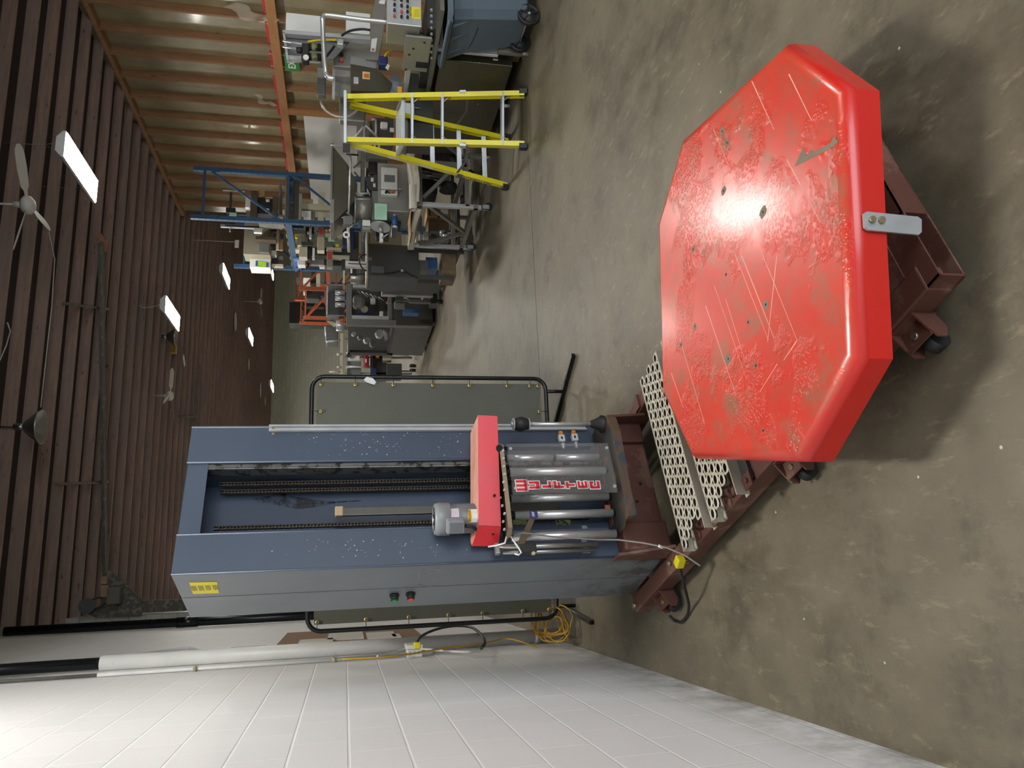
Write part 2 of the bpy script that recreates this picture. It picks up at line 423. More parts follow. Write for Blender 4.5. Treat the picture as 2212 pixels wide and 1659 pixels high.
b = B(); p, q = at(220, 522, Z=5.5), at(229, 1235, Z=5.5); b.bar(p, q, .13, .02); b.bar(p+V((0, .06, .03)), q+V((0, .06, .03)), .02, .09)
tag(b.build('steel_brace', M_BRACE), 'long grey perforated steel brace running across under the near joists', 'brace')
b = B(); p, q = at(432, 790, Z=5.5), at(425, 925, Z=5.5); b.bar(p, q, .16, .03)
tag(b.build('steel_brace', M_BRACE), 'short faint steel brace under the joists above the blue column', 'brace')
M_PIPE = pm('dull_pipe', '#6d685a', .6, .4)
for x0, y0, x1, y1, lab in ((137, 655, 234, 668, 'thin pale pipe under the joists crossing the brace near the second lamp'), (120, 1046, 233, 1041, 'thin pale pipe under the joists nearer the left wall'), (385, 899, 424, 901, 'short dim pipe with end fitting over the blue column')):
    b = B(); b.tube([at(x0, y0, Z=5.575), at(x1, y1, Z=5.575)], .022, 8); tag(b.build('overhead_pipe', M_PIPE), lab, 'pipe', 'thin pipes under the joists')
b = B(); p = at(381, 755, Z=5.5); b.box(p-V((.09, .09, 0)), p+V((.09, .09, .12)), .01); tag(b.build('junction_box', pm('yellow_box', '#a8843a', .5)), 'small yellow box on the ceiling beyond the second lamp', 'box')
b = B(); p, q = at(396, 768, Z=5.58), at(399, 790, Z=5.58); b.bar(p, q, .12, .015); tag(b.build('cover_plate', M_WHITE), 'small white plate on a joist near the yellow box', 'plate')
b = B(); p = at(223, 523, Z=5.57); b.box(p-V((.09, .2, .0)), p+V((.09, .2, .03)), .0); tag(b.build('wood_block', pm('fresh_pine', '#9a6a50', .7)), 'short wooden block on the end of the long steel brace', 'block')
M_CABLE = pm('white_cable', '#b0aca2', .5)
for pts, lab in (([(105, 500), (118, 560), (112, 660), (90, 860), (88, 880)], 'thin wire running along the joists to the near dome lamp'), ([(0, 778), (14, 745), (22, 715), (16, 697)], 'loose white cable hooked from the ceiling in the near corner'), ([(300, 660), (310, 665), (338, 661), (350, 656)], 'white cable drooping to the second hanging lamp')):
    b = B(); b.tube([at(x, y, Z=5.57) for x, y in pts], .008, 6); tag(b.build('overhead_cable', M_CABLE), lab, 'cable', 'loose ceiling cables')
# ================================================================ stretch wrapping machine (own frame: x across, -y towards the camera)
ANG = math.radians(-68.04)
MA = V((math.cos(ANG), math.sin(ANG), 0)); MP = V((-MA.y, MA.x, 0)); MO = V((.152, 4.296, 0))
MMX = MX((MP, -MA, V((0, 0, 1)))).transposed().to_4x4(); MMX.translation = MO
MIN = MMX.inverted()
def mp(x, y, u=None, w=None, z=None):
    if z is not None: return MIN @ at(x, y, Z=z)
    if u is not None: return MIN @ at(x, y, pl=(MO+MP*u, MP))
    return MIN @ at(x, y, pl=(MO+MA*w, MA))
M_NAVY = pm('navy_paint', '#3d4859', .42, var=.08, scale=3, dirt=('#5a5a58', .70, 14), bump=.03)
k = NT('navy_side_lit'); c = k.mix(k.ramp(k.noise(2.5, 5), .3, .7), '#686d72', '#747a7e')  # light bounced onto the mast side is painted in as paler grey
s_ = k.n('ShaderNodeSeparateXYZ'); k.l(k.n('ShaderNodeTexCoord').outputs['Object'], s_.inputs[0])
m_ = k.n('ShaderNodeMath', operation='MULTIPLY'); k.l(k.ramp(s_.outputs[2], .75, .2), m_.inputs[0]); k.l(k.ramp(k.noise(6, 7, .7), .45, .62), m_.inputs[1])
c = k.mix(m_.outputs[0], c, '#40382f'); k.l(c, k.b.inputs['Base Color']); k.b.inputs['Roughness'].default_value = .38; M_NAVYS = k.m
M_MAROON = pm('red_oxide_paint', '#5a362c', .55, var=.12, scale=5, dirt=('#74564a', .52, 5), bump=.04)
M_DARK = pm('black_void', '#0d0c0b', .8)
M_STEEL = pm('bright_steel', '#c2c3c1', .3, .65, var=.06, scale=14, sc=(1, 1, .2))
M_ALU = pm('brushed_aluminium', '#b4b6b8', .4, .5, var=.08, scale=10)
M_RUSTY = pm('scuffed_plate', '#4a4742', .55, .35, var=.2, dirt=('#7d5a3c', .54, 11), bump=.1)
M_BLACK = pm('black_rubber', '#1b1b1c', .55, var=.1)
M_ZINC = pm('zinc_bolt', '#a39a7c', .35, .8)
sw = thing('stretch_wrapper', 'blue mast stretch wrapping machine with red octagonal turntable on a maroon base', 'wrapping machine', mx=MMX)
BT, BB = .137, .05                 # top and underside of the base beams
# ---- base frame
b = B()
for s in (-1, 1):
    x0, x1 = sorted((s*.481, s*.395))
    b.box((x0, -2.61, BB), (x1, -.01, BT), .006)
base = b.build('base_frame', M_MAROON, sw)
b = B(); b.box((-.395, -.09, BB), (.395, -.01, BT)); b.box((-.395, -1.62, BB), (.395, -1.5, BT)); b.build('cross_beam', M_MAROON, base)
b = B(); b.prism([(-.395, -2.56, BT), (.395, -2.56, BT), (.395, -1.62, BT), (-.395, -1.62, BT)], (0, 0, -.012)); b.build('deck_plate', M_MAROON, base)
# front cross tube with two open fork pockets
b = B(); zt, zb = BT-.004, BB
b.box((-.478, -2.66, zt-.006), (.478, -2.2, zt)); b.box((-.478, -2.66, zb), (.478, -2.2, zb+.006)); b.box((-.478, -2.24, zb), (.478, -2.2, zt))
for x0, x1 in ((-.478, -.470), (-.235, -.225), (.225, .235), (.470, .478)): b.box((x0, -2.66, zb), (x1, -2.22, zt))
b.box((-.23, -2.66, zb), (.23, -2.652, zt)); b.build('fork_pocket_tube', M_MAROON, base)
# caster brackets and wheels
def caster(s, y):
    x = s*.481; b = B()
    pts = [(x, y-.055, .12), (x, y+.055, .12), (x, y+.055, .06), (x, y+.03, .035), (x, y-.03, .035), (x, y-.055, .06)]
    for yy in (y-.055, y+.049): b.prism([(x, yy, .125), (x, yy, .05), (x+s*.05, yy, .03), (x+s*.085, yy, .045), (x+s*.085, yy, .075), (x+s*.05, yy, .1)], (0, .006, 0))
    b.box((x, y-.055, .045), (x+s*.006, y+.055, .125))
    b.box((x, y-.05, .085), (x+s*.075, y+.05, .091))
    br = b.build('caster_bracket', M_MAROON, base)
    b = B(); b.cyl((x+s*.02, y-.02, .034), (x+s*.02, y+.02, .034), .0335, n=20); b.cyl((x+s*.06, y-.02, .034), (x+s*.06, y+.02, .034), .0335, n=20); b.build('wheel', M_BLACK, br)
    b = B(); b.cyl((x+s*.045, y, .09), (x+s*.045, y, .099), .012, n=6); b.build('axle_bolt', M_ZINC, br)
for s, y in ((-1, -2.46), (-1, -1.70), (-1, -.30), (1, -2.5), (1, -.62)): caster(s, y)
b = B(); b.prism([(.40, -.62, BT), (.481, -.62, BT), (.481, -.7, BT), (.40, -.7, BT)], (0, 0, .012)); b.build('clip', M_MAROON, base)
b = B(); b.cyl((-.45, -.04, BT), (-.45, -.04, BT+.02), .014, n=6); b.cyl((-.44, -.60, BT), (-.44, -.60, BT+.02), .012, n=6); b.build('bolt', M_ZINC, base)
# mast foot bracket
b = B(); b.box((-.24, -.625, BT), (.22, -.56, .40), .012); b.box((-.385, -.66, BT), (-.24, -.56, .375), .012); b.box((.22, -.64, BT), (.34, -.56, .38), .012)
ft = b.build('mast_foot', M_MAROON, sw)
b = B(); b.prism([(-.40, -.70, BT), (-.40, -.56, BT), (-.40, -.56, .41), (-.40, -.62, .40)], (.014, 0, 0)); b.prism([(.335, -.72, BT), (.335, -.56, BT), (.335, -.56, .36), (.335, -.70, .34)], (.014, 0, 0)); b.build('foot_gusset', M_MAROON, ft)
b = B()
for x, z in ((-.02, .30), (-.02, .21), (-.12, .25)): b.cyl((x, -.626, z), (x, -.6265, z), .009, n=10)
b.build('bolt_hole', M_DARK, ft)
# ---- step planks behind the turntable
M_GRIP = pm('galvanised_grip', '#b9b4a3', .5, .25, var=.12, scale=9)
M_HOLE = pm('plank_hole_shade', '#26221e', .8)  # shade inside the plank holes, painted as a dark wall colour
def plank(w0, w1, u0, u1, z, rows, cut):
    b = B(); n = max(1, round((u1-u0)/.052)); cu = (u1-u0)/n; cw = (w1-w0)/rows; K = 12
    for j in range(rows):
        sh = .5 if j % 2 else 0
        for i in range(-1, n):
            cx = u0+(i+.5+sh)*cu; cy = -(w0+(j+.5)*cw)
            if cx-cu/2 < u0-1e-6 + cut*j or cx+cu/2 > u1+1e-6: continue
            out, rim, hole, low = [], [], [], []
            for q in range(K):
                a = 2*PI*q/K; c_, s_ = math.cos(a), math.sin(a); m = max(abs(c_), abs(s_))
                out.append((cx+c_/m*cu/2, cy+s_/m*cw/2, z)); rim.append((cx+c_*cu*.41, cy+s_*cw*.34, z+.0035)); hole.append((cx+c_*cu*.36, cy+s_*cw*.27, z+.0015)); low.append((cx+c_*cu*.36, cy+s_*cw*.27, z-.014))
            for q in range(K):
                r = (q+1) % K
                for A_, C_, mi_ in ((out, rim, 0), (rim, hole, 0), (hole, low, 1)): b.mi = mi_; b.quad(A_[q], A_[r], C_[r], C_[q], True)
    b.mi = 0; o = b.build('step_plank', [M_GRIP, M_HOLE], sw)
    b = B()
    for y in (-w0, -w1): b.box((u0, y-.003, z-.055), (u1, y+.003, z+.001))
    for y, d in ((-w0, -.03), (-w1, .03)): b.box((u0, y, z-.057), (u1, y+d, z-.053))
    b.build('plank_channel', M_GRIP, o); return o
plank(.885, 1.135, -.50, .44, .196, 5, .012)
plank(1.21, 1.458, -.51, .44, .196, 5, .014)
b = B(); b.box((-.47, -1.205, .14), (.40, -1.14, .152)); b.box((-.47, -1.52, .138), (.40, -1.465, .152)); b.build('plank_support', pm('dark_plank_bar', '#2e2a28', .6), sw)
b = B()
for w in (1.17, 1.495): b.box((-.50, -w-.03, .152), (-.44, -w+.03, .158)); b.cyl((-.47, -w, .158), (-.47, -w, .168), .011, n=6)
b.build('plank_clip', M_MAROON, sw)
# ---- turntable
k = NT('worn_red_paint'); P_ = k.n('ShaderNodeTexCoord').outputs['Object']; geo = k.n('ShaderNodeNewGeometry')
sx = k.n('ShaderNodeSeparateXYZ'); k.l(P_, sx.inputs[0])
top = k.ramp(sx.outputs[2], .350, .363)                       # traffic wears the upper face only
w1 = k.noise(2.2, 5, .6, P_); w2 = k.noise(13, 8, .75, P_); w3 = k.noise(26, 6, .8, P_)
c = k.mix(k.ramp(w1, .3, .72), '#cc3323', '#d44532')
def mul(a, v):
    m = k.n('ShaderNodeMath', operation='MULTIPLY'); k.l(a, m.inputs[0])
    if isinstance(v, float): m.inputs[1].default_value = v
    else: k.l(v, m.inputs[1])
    return m.outputs[0]
c = k.mix(mul(k.ramp(w2, .46, .66), .6), c, '#a9523c'); c = k.mix(mul(k.ramp(w3, .70, .74), .8), c, '#6b4c3a')
c = k.mix(mul(mul(k.ramp(k.noise(4.5, 6, .7, P_), .5, .62), k.ramp(w2, .42, .58)), .65), c, '#8f6a52')
side = k.mix(mul(k.ramp(w3, .68, .75), .35), '#c81f17', '#a8473a')
c = k.mix(top, side, c); k.l(c, k.b.inputs['Base Color'])
rr = k.n('ShaderNodeMapRange'); rr.inputs[3].default_value = .22; rr.inputs[4].default_value = .42; k.l(w2, rr.inputs[0]); k.l(rr.outputs[0], k.b.inputs['Roughness'])
tread = k.n('ShaderNodeTexVoronoi'); tread.inputs['Scale'].default_value = 95; k.l(P_, tread.inputs['Vector'])
msk = mul(k.ramp(k.noise(2.7, 4, .6, P_), .5, .56), k.ramp(tread.outputs['Distance'], .05, .55))
hh = k.n('ShaderNodeMath', operation='ADD'); k.l(mul(msk, top), hh.inputs[0]); k.l(mul(w1, .6), hh.inputs[1])
k.bump(hh.outputs[0], .5, .004); k.b.inputs['Coat Weight'].default_value = .4; k.b.inputs['Coat Roughness'].default_value = .17; k.b.inputs['Coat Normal']; M_RED = k.m
M_SCR = pm('pale_scratch', '#e0a090', .4); M_BARE = pm('bare_grey_patch', '#7a6f5e', .6)
TC = MIN @ V((.952, 2.312, 0)); TH = math.radians(-8.47)
TD = MIN.to_3x3() @ V((math.cos(TH), math.sin(TH), 0)); TE = V((-TD.y, TD.x, 0)); ZT = .367
def octa(hw, le, z):
    e = le/2
    return [TC+TD*x+TE*y+V((0, 0, z)) for x, y in ((-e, -hw), (e, -hw), (hw, -e), (hw, e), (e, hw), (-e, hw), (-hw, e), (-hw, -e))]
b = B(); rings = [octa(.640, .735, .25)]+[octa(.648, .742, z) for z in (.254, ZT-.042)]
for a in (25, 50, 72, 90):
    a = math.radians(a); d = .042*(1-math.cos(a)); rings.append(octa(.648-d, .742-d*.83, ZT-.042+.042*math.sin(a)))
vr = [[b.bm.verts.new(p) for p in r] for r in rings]
for i, (A_, C_) in enumerate(zip(vr, vr[1:])):
    for q in range(8):
        r = (q+1) % 8; b._f([A_[q], A_[r], C_[r], C_[q]], 2 <= i)
f = b._f(vr[-1]); b._f(vr[0][::-1])
b.mi = 1
def strip(x0, y0, x1, y1, w):
    p, q = mp(x0, y0, z=ZT+.0004), mp(x1, y1, z=ZT+.0004); d = (q-p).normalized(); s = V((-d.y, d.x, 0))*w
    b.quad(p-s, p+s, q+s*.6, q-s*.6)
for x0, y0, x1, y1 in ((1624, 175, 1672, 280), (1704, 160, 1754, 262), (1541, 278, 1588, 392), (1700, 345, 1772, 480), (1585, 542, 1660, 735), (1602, 552, 1672, 730), (1643, 540, 1722, 735), (1543, 617, 1612, 818), (1567, 645, 1608, 775), (1468, 730, 1522, 915), (1450, 806, 1476, 880), (1524, 660, 1590, 855), (1679, 786, 1641, 847), (1722, 735, 1693, 778), (1678, 552, 1658, 738)):
    strip(x0, y0, x1, y1, .0016 if x0 % 2 else .0024)
b.mi = 2
for pts in ([(1716, 360), (1735, 318), (1742, 338), (1752, 322), (1757, 330), (1795, 308), (1802, 292), (1811, 308), (1780, 328)],):
    b.poly([mp(x, y, z=ZT+.0005) for x, y in pts])
b.mi = 2
holes = ((1563, 412), (1648, 458), (1497, 538), (1501, 705), (1654, 658), (1573, 775), (1471, 745), (1568, 593), (1616, 696), (1632, 790), (1570, 308), (1560, 284), (1648, 930))
for i, (x, y) in enumerate(holes):
    p = mp(x, y, z=ZT+.0005); r = (.014, .017, .012, .011, .014, .017, .011, .006, .008, .008, .012, .014, .007)[i]
    b.poly([p+V((math.cos(a*PI/6)*r, math.sin(a*PI/6)*r*(1.5 if a % 3 else 1.1), 0)) for a in range(12)])
b.mi = 3
for i, (x, y) in enumerate(holes):
    p = mp(x, y, z=ZT+.001); r = .0045
    b.poly([p+V((math.cos(a*PI/5)*r, math.sin(a*PI/5)*r, 0)) for a in range(10)])
tt = b.build('turntable', [M_RED, M_SCR, M_BARE, M_DARK], sw)
for p in tt.data.polygons: pass
b = B(); b.cyl(TC+V((0, 0, BT)), TC+V((0, 0, .25)), .30, n=40); b.cyl(TC+V((0, 0, .2)), TC+V((0, 0, .25)), .5, n=40); b.build('turntable_drum', pm('dark_drum', '#241a17', .7), sw)
# aluminium tab bolted to the skirt
nrm = -(TE.copy()); nrm = TE if (TE.y < 0) else -TE
pc = TC+nrm*.652
def sk(x, y): return MIN @ at(x, y, pl=(MMX @ pc, (MMX.to_3x3() @ nrm)))
q = [sk(1862, 463), sk(1868, 459), sk(1978, 470), sk(1986, 476), sk(1986, 503), sk(1980, 509), sk(1872, 499), sk(1864, 493)]
b = B(); b.prism(q, nrm*.009); tb = b.build('end_stop_tab', M_ALU, tt)
b = B()
for x, y in ((1878, 477), (1898, 478)): p = sk(x, y); b.cyl(p+nrm*.009, p+nrm*.018, .010, n=6)
b.build('tab_bolt', M_ZINC, tb)
# ---- mast
MZ, MW = 2.41, .558
b = B()
b.box((-.38, -MW, BT), (-.376, -.02, MZ))                                 # left side sheet
b.box((-.38, -MW, BT), (-.192, -MW+.004, MZ), 0); b.box((-.196, -MW, BT), (-.192, -.30, MZ))
b.box((.171, -MW, BT), (.371, -MW+.004, MZ)); b.box((.371, -MW, BT), (.367, -.02, MZ)); b.box((.171, -MW, BT), (.175, -.30, MZ))
b.box((-.38, -.024, BT), (.371, -.02, MZ)); b.box((-.38, -MW+.002, MZ-.004), (-.192, -.02, MZ)); b.box((.171, -MW+.002, MZ-.004), (.371, -.02, MZ))
mast = b.build('mast', M_NAVY, sw)
b = B()
for x in (-.378, -.1945, .1735, .369): b.cyl((x, -MW+.002, BT), (x, -MW+.002, MZ), .0055, n=10)
b.build('folded_edge', M_NAVY, mast)
b = B(); b.box((-.3815, -.552, BT+.002), (-.3800, -.287, MZ-.001)); b.box((-.3825, -.281, BT+.002), (-.3800, -.022, MZ-.001)); b.build('side_panel', M_NAVYS, mast)
b = B(); b.box((-.3803, -.2865, BT), (-.3795, -.2815, MZ)); b.build('panel_seam', pm('seam_blue', '#27364f', .5), mast)
b = B(); b.box((-.192, -MW+.01, 2.315), (.171, -MW+.014, MZ), 0); b.box((-.192, -MW+.01, MZ-.004), (.171, -.03, MZ)); b.build('header', M_NAVY, mast)
b = B(); b.box((-.192, -.31, BT), (.171, -.30, MZ-.004)); b.build('inner_back', M_NAVY, mast)
b = B(); b.box((.145, -.54, .42), (.169, -.47, 2.37), .004); b.box((.150, -.545, 1.0), (.169, -.535, 2.37)); b.build('guide_rail', pm('worn_guide_steel', '#6f6e6b', .4, .8, dirt=('#39372f', .5, 20)), mast)
b = B(); b.box((.335, -MW-.022, .42), (.345, -MW-.001, 2.05)); b.box((.36, -MW-.022, .42), (.37, -MW-.001, 2.05)); b.box((.335, -MW-.008, .42), (.37, -MW-.001, 2.05)); b.build('aluminium_rail', M_ALU, mast)
b = B(); b.cyl((.35, -MW-.022, 2.03), (.35, -MW-.027, 2.03), .008, n=6); b.cyl((.326, -MW, 2.03), (.326, -MW-.006, 2.03), .007, n=6); b.build('rail_screw', M_ZINC, mast)
M_CHAIN = pm('oily_chain', '#4b443b', .45, .6, dirt=('#5b5348', .6, 40))
def chain(x, y, z0, z1):
    b = B(); z = z0; p = .032; i = 0
    while z < z1-p:
        for s in (-1, 1):
            o = .0085 if i % 2 else .0055
            b.box((x+s*o-.0014, y-.0085, z-.004), (x+s*o+.0014, y+.0085, z+p*.75), .003)
        b.cyl((x-.011, y, z), (x+.011, y, z), .0065, n=8); z += p/2; i += 1
    return b.build('lift_chain', M_CHAIN, mast)
for y0, yb in ((1043, .40), (1059, .36), (1135, .42), (1153, .36)):
    p = mp(700, y0, w=yb); chain(p.x, -yb, .45, 2.30)
p0, p1 = mp(728, 1106, w=.44), mp(935, 1100, w=.44)
b = B(); b.box((p0.x-.022, -.445, .6), (p0.x+.022, -.43, p0.z), .003); cy = b.build('ballast_bar', pm('grimy_bar', '#5e5c56', .4, .7), mast)
b = B(); b.box((p0.x-.026, -.455, p0.z-.03), (p0.x+.026, -.425, p0.z+.01), .006); b.build('bar_end', pm('cream_block', '#b39d7c', .6), cy)
k = NT('oil_stain'); k.b.inputs['Base Color'].default_value = lin('#17171a'); k.b.inputs['Roughness'].default_value = .4
k.l(k.ramp(k.noise(14, 7, .75), .42, .6), k.b.inputs['Alpha']); M_OIL = k.m
b = B(); pts = [(610, 1064), (640, 1074), (700, 1082), (760, 1084), (781, 1082), (778, 1080), (720, 1088), (680, 1096), (640, 1100), (605, 1092), (560, 1086), (550, 1078)]
b.poly([mp(x, y, w=.3106) for x, y in pts]); b.build('oil_stain', M_OIL, mast)
# small marks, warning label, push buttons on the left side
M_YEL = pm('yellow_label', '#dccb35', .5, var=.05); M_INK = pm('print_ink', '#2b2b26', .6)
xs = -.3826
def side(x, y): p = mp(x, y, u=xs); return V((xs, p.y, p.z))
b = B(); q = [side(409, 1258), side(469, 1257), side(473, 1281), side(417, 1283)]; b.prism(q, (-.0008, 0, 0)); lb = b.build('warning_label', M_YEL, mast)
b = B(); o = (q[0]+q[1]+q[2]+q[3])/4+V((-.0011, 0, 0))
for r_ in range(4):
    for c_ in range(5):
        zc = o.z+.045-.030*r_; yc = o.y
        b.box((o.x, yc-.032, zc-.002-.0046*(c_-2)), (o.x-.0003, yc+(.03 if (c_+r_) % 3 else .02), zc-.0046*(c_-2)))
b.build('label_print', M_INK, lb)
M_GREEN = pm('green_button', '#2f8a4a', .35); M_REDB = pm('red_button', '#c4463c', .35)
for (x, y), m, lab in (((852, 1284), M_GREEN, 'green'), ((887, 1281), M_REDB, 'red')):
    p = side(x, y); b = B(); b.cyl(p, p+V((-.03, 0, 0)), .019, n=18); b.cyl(p+V((-.002, 0, 0)), p+V((-.012, 0, 0)), .024, n=18); pbn = b.build('push_button', M_BLACK, mast); pbn['label'] = lab+' push button in a black collar'
    b = B(); b.cyl(p+V((-.03, 0, 0)), p+V((-.04, 0, 0)), .014, n=16); b.build('button_cap', m, pbn)
M_SCUFF = pm('chalky_scratch', '#a3a199', .7)
b = B()
random.seed(3)
for i in range(26):
    x, y = random.uniform(902, 965), random.uniform(1233, 1262); p, q_ = side(x, y), side(x+random.uniform(-14, 14), y+random.uniform(-4, 4))
    b.bar(p+V((-.0006, 0, 0)), q_+V((-.0006, 0, 0)), .0012, .0005, up=(1, 0, 0))
b.tube([side(x, y)+V((-.0004, 0, 0)) for x, y in ((905, 1236), (930, 1230), (960, 1231), (970, 1240), (962, 1258), (925, 1268), (902, 1262))], .0012, 5, True)
b.build('scratched_patch', M_SCUFF, mast)
M_SPOT = pm('paint_spatter', '#b9bdc0', .6); b = B()
for i in range(150):
    if i < 95: x, y = random.gauss(830, 110), random.uniform(930, 985)
    else: x, y = random.gauss(860, 130), random.uniform(1165, 1205)
    if x < 450 or x > 1010: continue
    p = mp(x, y, w=MW+.0006); r = random.choice((.0012, .0018, .0018, .003))
    b.poly([p+V((math.cos(a*PI/3)*r, 0, math.sin(a*PI/3)*r)) for a in range(6)])
b.build('paint_spatter', M_SPOT, mast)
M_TAPE = pm('tape_residue', '#8f98a2', .8, dirt=('#5c6670', .5, 30)); b = B()
for y0, y1 in ((1135, 1142), (1165, 1195)): b.poly([mp(x, y, w=MW+.0008) for x, y in ((1256, y0), (1267, y0), (1270+(y1-1140)*.1, y1), (1258, y1))])
b.build('tape_residue', M_TAPE, mast)
# ---- film carriage
cr = B(); zp = .395
pl = [mp(x, y, z=zp) for x, y in ((1300, 900), (1313, 903), (1322, 930), (1345, 1060), (1357, 1113), (1352, 1120), (1347, 1140), (1335, 1155))]+[V((-.27, -.575, zp)), V((.30, -.575, zp))]
cr.prism(pl, (0, 0, -.005)); carr = cr.build('film_carriage', M_RUSTY, sw)
b = B()
for p, q_ in zip(pl[0:5], pl[1:6]): b.prism([p, q_, q_-V((0, 0, .042)), p-V((0, 0, .042))], ((q_-p).cross(V((0, 0, 1))).normalized())*-.004)
b.build('lip', pm('lip_blue_rust', '#5a4839', .55, .2, dirt=('#36404f', .52, 9)), carr)
up = [mp(x, y, z=.945) for x, y in ((1079, 958), (1087, 962), (1099, 1068), (1107, 1140), (1103, 1160))]+[V((-.30, -.575, .945)), V((.18, -.575, .945))]
b = B(); b.prism(up, (0, 0, .005)); b.build('upper_plate', M_RUSTY, carr)
b = B()
for p, q_ in zip(up[0:4], up[1:5]): b.prism([p, q_, q_+V((0, 0, .02)), p+V((0, 0, .02))], ((q_-p).cross(V((0, 0, 1))).normalized())*-.003)
b.build('upper_lip', pm('beige_edge', '#8e7f66', .6, .1, dirt=('#4a4136', .6, 18)), carr)
b = B(); b.box((-.27, -.60, .42), (-.245, -.56, 1.0)); b.box((.22, -.60, .42), (.25, -.56, 1.0)); b.build('carriage_upright', M_NAVY, carr)
b = B(); b.box((-.25, -.64, .96), (.2, -.58, 1.0)); b.build('gear_case', M_BLACK, carr)
random.seed(5); b = B()
for i in range(11):
    p = mp(1084+random.uniform(-4, 6), 975+i*17, z=.97); b.cyl(p, p+V((0, -.012, 0)), .006, n=6)
b.build('cap_screw', M_ALU, carr)
# red cover: a bent sheet with thickness
ZC0, ZC1 = 1.062, .962
TR, TM, TL = mp(1032, 897, w=.87), mp(1034, 1135, w=.70), mp(1019, 1179, w=.60)
BR_, BM_, BL_ = mp(1074, 899, w=.87), mp(1082, 1137, w=.70), mp(1076, 1179, w=.60)
RR = mp(1016, 936, w=.575); RL = V((TL.x+.03, -.575, TL.z))
M_CRED = pm('carriage_red', '#cf2530', .33, var=.05, dirt=('#d8a79b', .74, 10))
k = NT('toplit_red'); k.l(k.mix(k.ramp(k.noise(9, 5, .7), .35, .7), '#b57a6a', '#c49484'), k.b.inputs['Base Color']); k.b.inputs['Roughness'].default_value = .7; M_CTOPLIT = k.m  # light from above painted into the cover top as pale pink
b = B()
for A_, A2, C2, C_ in ((TR, TM, BM_, BR_), (TM, TL, BL_, BM_)): b.prism([A_, A2, C2, C_], ((A2-A_).cross(V((0, 0, 1))).normalized())*-.003)
b.prism([TR, BR_, RR-V((0, 0, .1)), RR], (-.003, 0, 0))
cov = b.build('cover', M_CRED, carr)
b = B(); b.prism([TR, TM, TL, RL, RR], (0, 0, -.003)); b.build('cover_top', M_CTOPLIT, cov)
b = B()
for x, y in ((1066, 953), (1068, 1071), (1065, 1154)):
    p = mp(x, y, w=.82 if y < 1000 else (.755 if y < 1100 else .66)); p = p+V((0, -.006, 0)); b.cyl(p, p+V((0, .004, 0)), .007, n=10)
b.build('fixing_hole', M_DARK, cov)
p = mp(1079, 968, w=.825); b = B(); b.cyl(p+V((0, -.003, 0)), p+V((0, .01, 0)), .017, n=16); b.build('cover_notch', M_DARK, cov)
# motor standing up through the cover
mc = mp(1032, 1114, w=.66); ax = V((0, 0, 1)); zc0 = 1.03; m_top = mp(934, 1114, w=.60).z; cxy = V((mc.x+.0, -.635, 0)); R0 = .073
M_MOTOR = pm('motor_grey', '#6c6e70', .4, var=.06); M_MOTL = pm('motor_cap', '#85888a', .38)
b = B(); b.cyl(cxy+V((0, 0, zc0)), cxy+V((0, 0, m_top-.06)), R0*.96, n=32); mot = b.build('drive_motor', M_MOTOR, carr)
b = B(); b.lathe([(R0*.98, m_top-.075), (R0*1.06, m_top-.072), (R0*1.06, m_top-.02), (R0*.98, m_top-.004), (R0*.8, m_top), (R0*.8, m_top-.006), (0, m_top-.006)], cxy, n=32); fc_ = b.build('fan_cover', M_MOTL, mot)
b = B()
for i in range(8):
    a = 2*PI*i/8; b.bar(cxy+V((math.cos(a)*.012, math.sin(a)*.012, m_top-.004)), cxy+V((math.cos(a)*R0*.78, math.sin(a)*R0*.78, m_top-.004)), .008, .003)
b.build('vent_slots', M_BLACK, fc_)
vd = (MIN @ EYE); vd = V((vd.x-cxy.x, vd.y-cxy.y, 0)).normalized(); vs_ = V((-vd.y, vd.x, 0))       # outward, and sideways (right seen from outside)
def onm(ang, z, r): return cxy+(vd*math.cos(ang)+vs_*math.sin(ang))*r+V((0, 0, z))
jb = onm(-.42, 0, R0); jd = (vd*math.cos(-.42)+vs_*math.sin(-.42)); js = V((-jd.y, jd.x, 0)); zj = 1.185
b = B(); b.box((-.034, -.042, -.02), (.034, .042, .028), .01, MX((js, V((0, 0, 1)), jd)).transposed().to_4x4() if False else fr(jb+V((0, 0, zj)), js, V((0, 0, 1)))); tbx = b.build('terminal_box', M_MOTL, mot)
b = B(); b.box((-.026, -.030, .028), (.026, .030, .034), .008, fr(jb+V((0, 0, zj)), js, V((0, 0, 1)))); b.build('box_lid', M_MOTOR, tbx)
def patch(a0, a1, z0, z1, r, n=8, arch=0):
    b = B(); rows = []
    for i in range(n+1):
        a = a0+(a1-a0)*i/n; bulge = arch*(1-((i/n-.5)*2)**2); rows.append((onm(a, z0-bulge, r), onm(a, z1+bulge, r)))
    for (p, q_), (p2, q2) in zip(rows, rows[1:]): b.quad(p, p2, q2, q_, True)
    return b
M_LABW = pm('label_white', '#d9d8d3', .45, var=.03)
o = patch(-.28, .62, 1.068, 1.112, R0*.97, arch=0).build('rating_plate', M_LABW, mot)
patch(-.28, .62, 1.110, 1.120, R0*.972, arch=.005).build('plate_yellow', M_YEL if False else pm('plate_amber', '#e0b32a', .5), o)
patch(-.28, .62, 1.062, 1.070, R0*.972, arch=.002).build('plate_yellow', MATS['plate_amber'], o)
b = B(); letters(b, 'BALDOR', .014, fr(onm(.17, 1.1165, R0*.99), -vs_ if False else vs_, V((0, 0, 1))), .0003); b.build('plate_name', pm('brown_print', '#6b4a12', .6), o)
b = B()
for i in range(6): p = onm(-.12, 1.075+.0062*i, R0*.985); q_ = onm(.45, 1.075+.0062*i, R0*.985); b.bar(p, q_, .0012, .0006)
b.build('plate_print', pm('grey_print', '#7c7c78', .6), o)
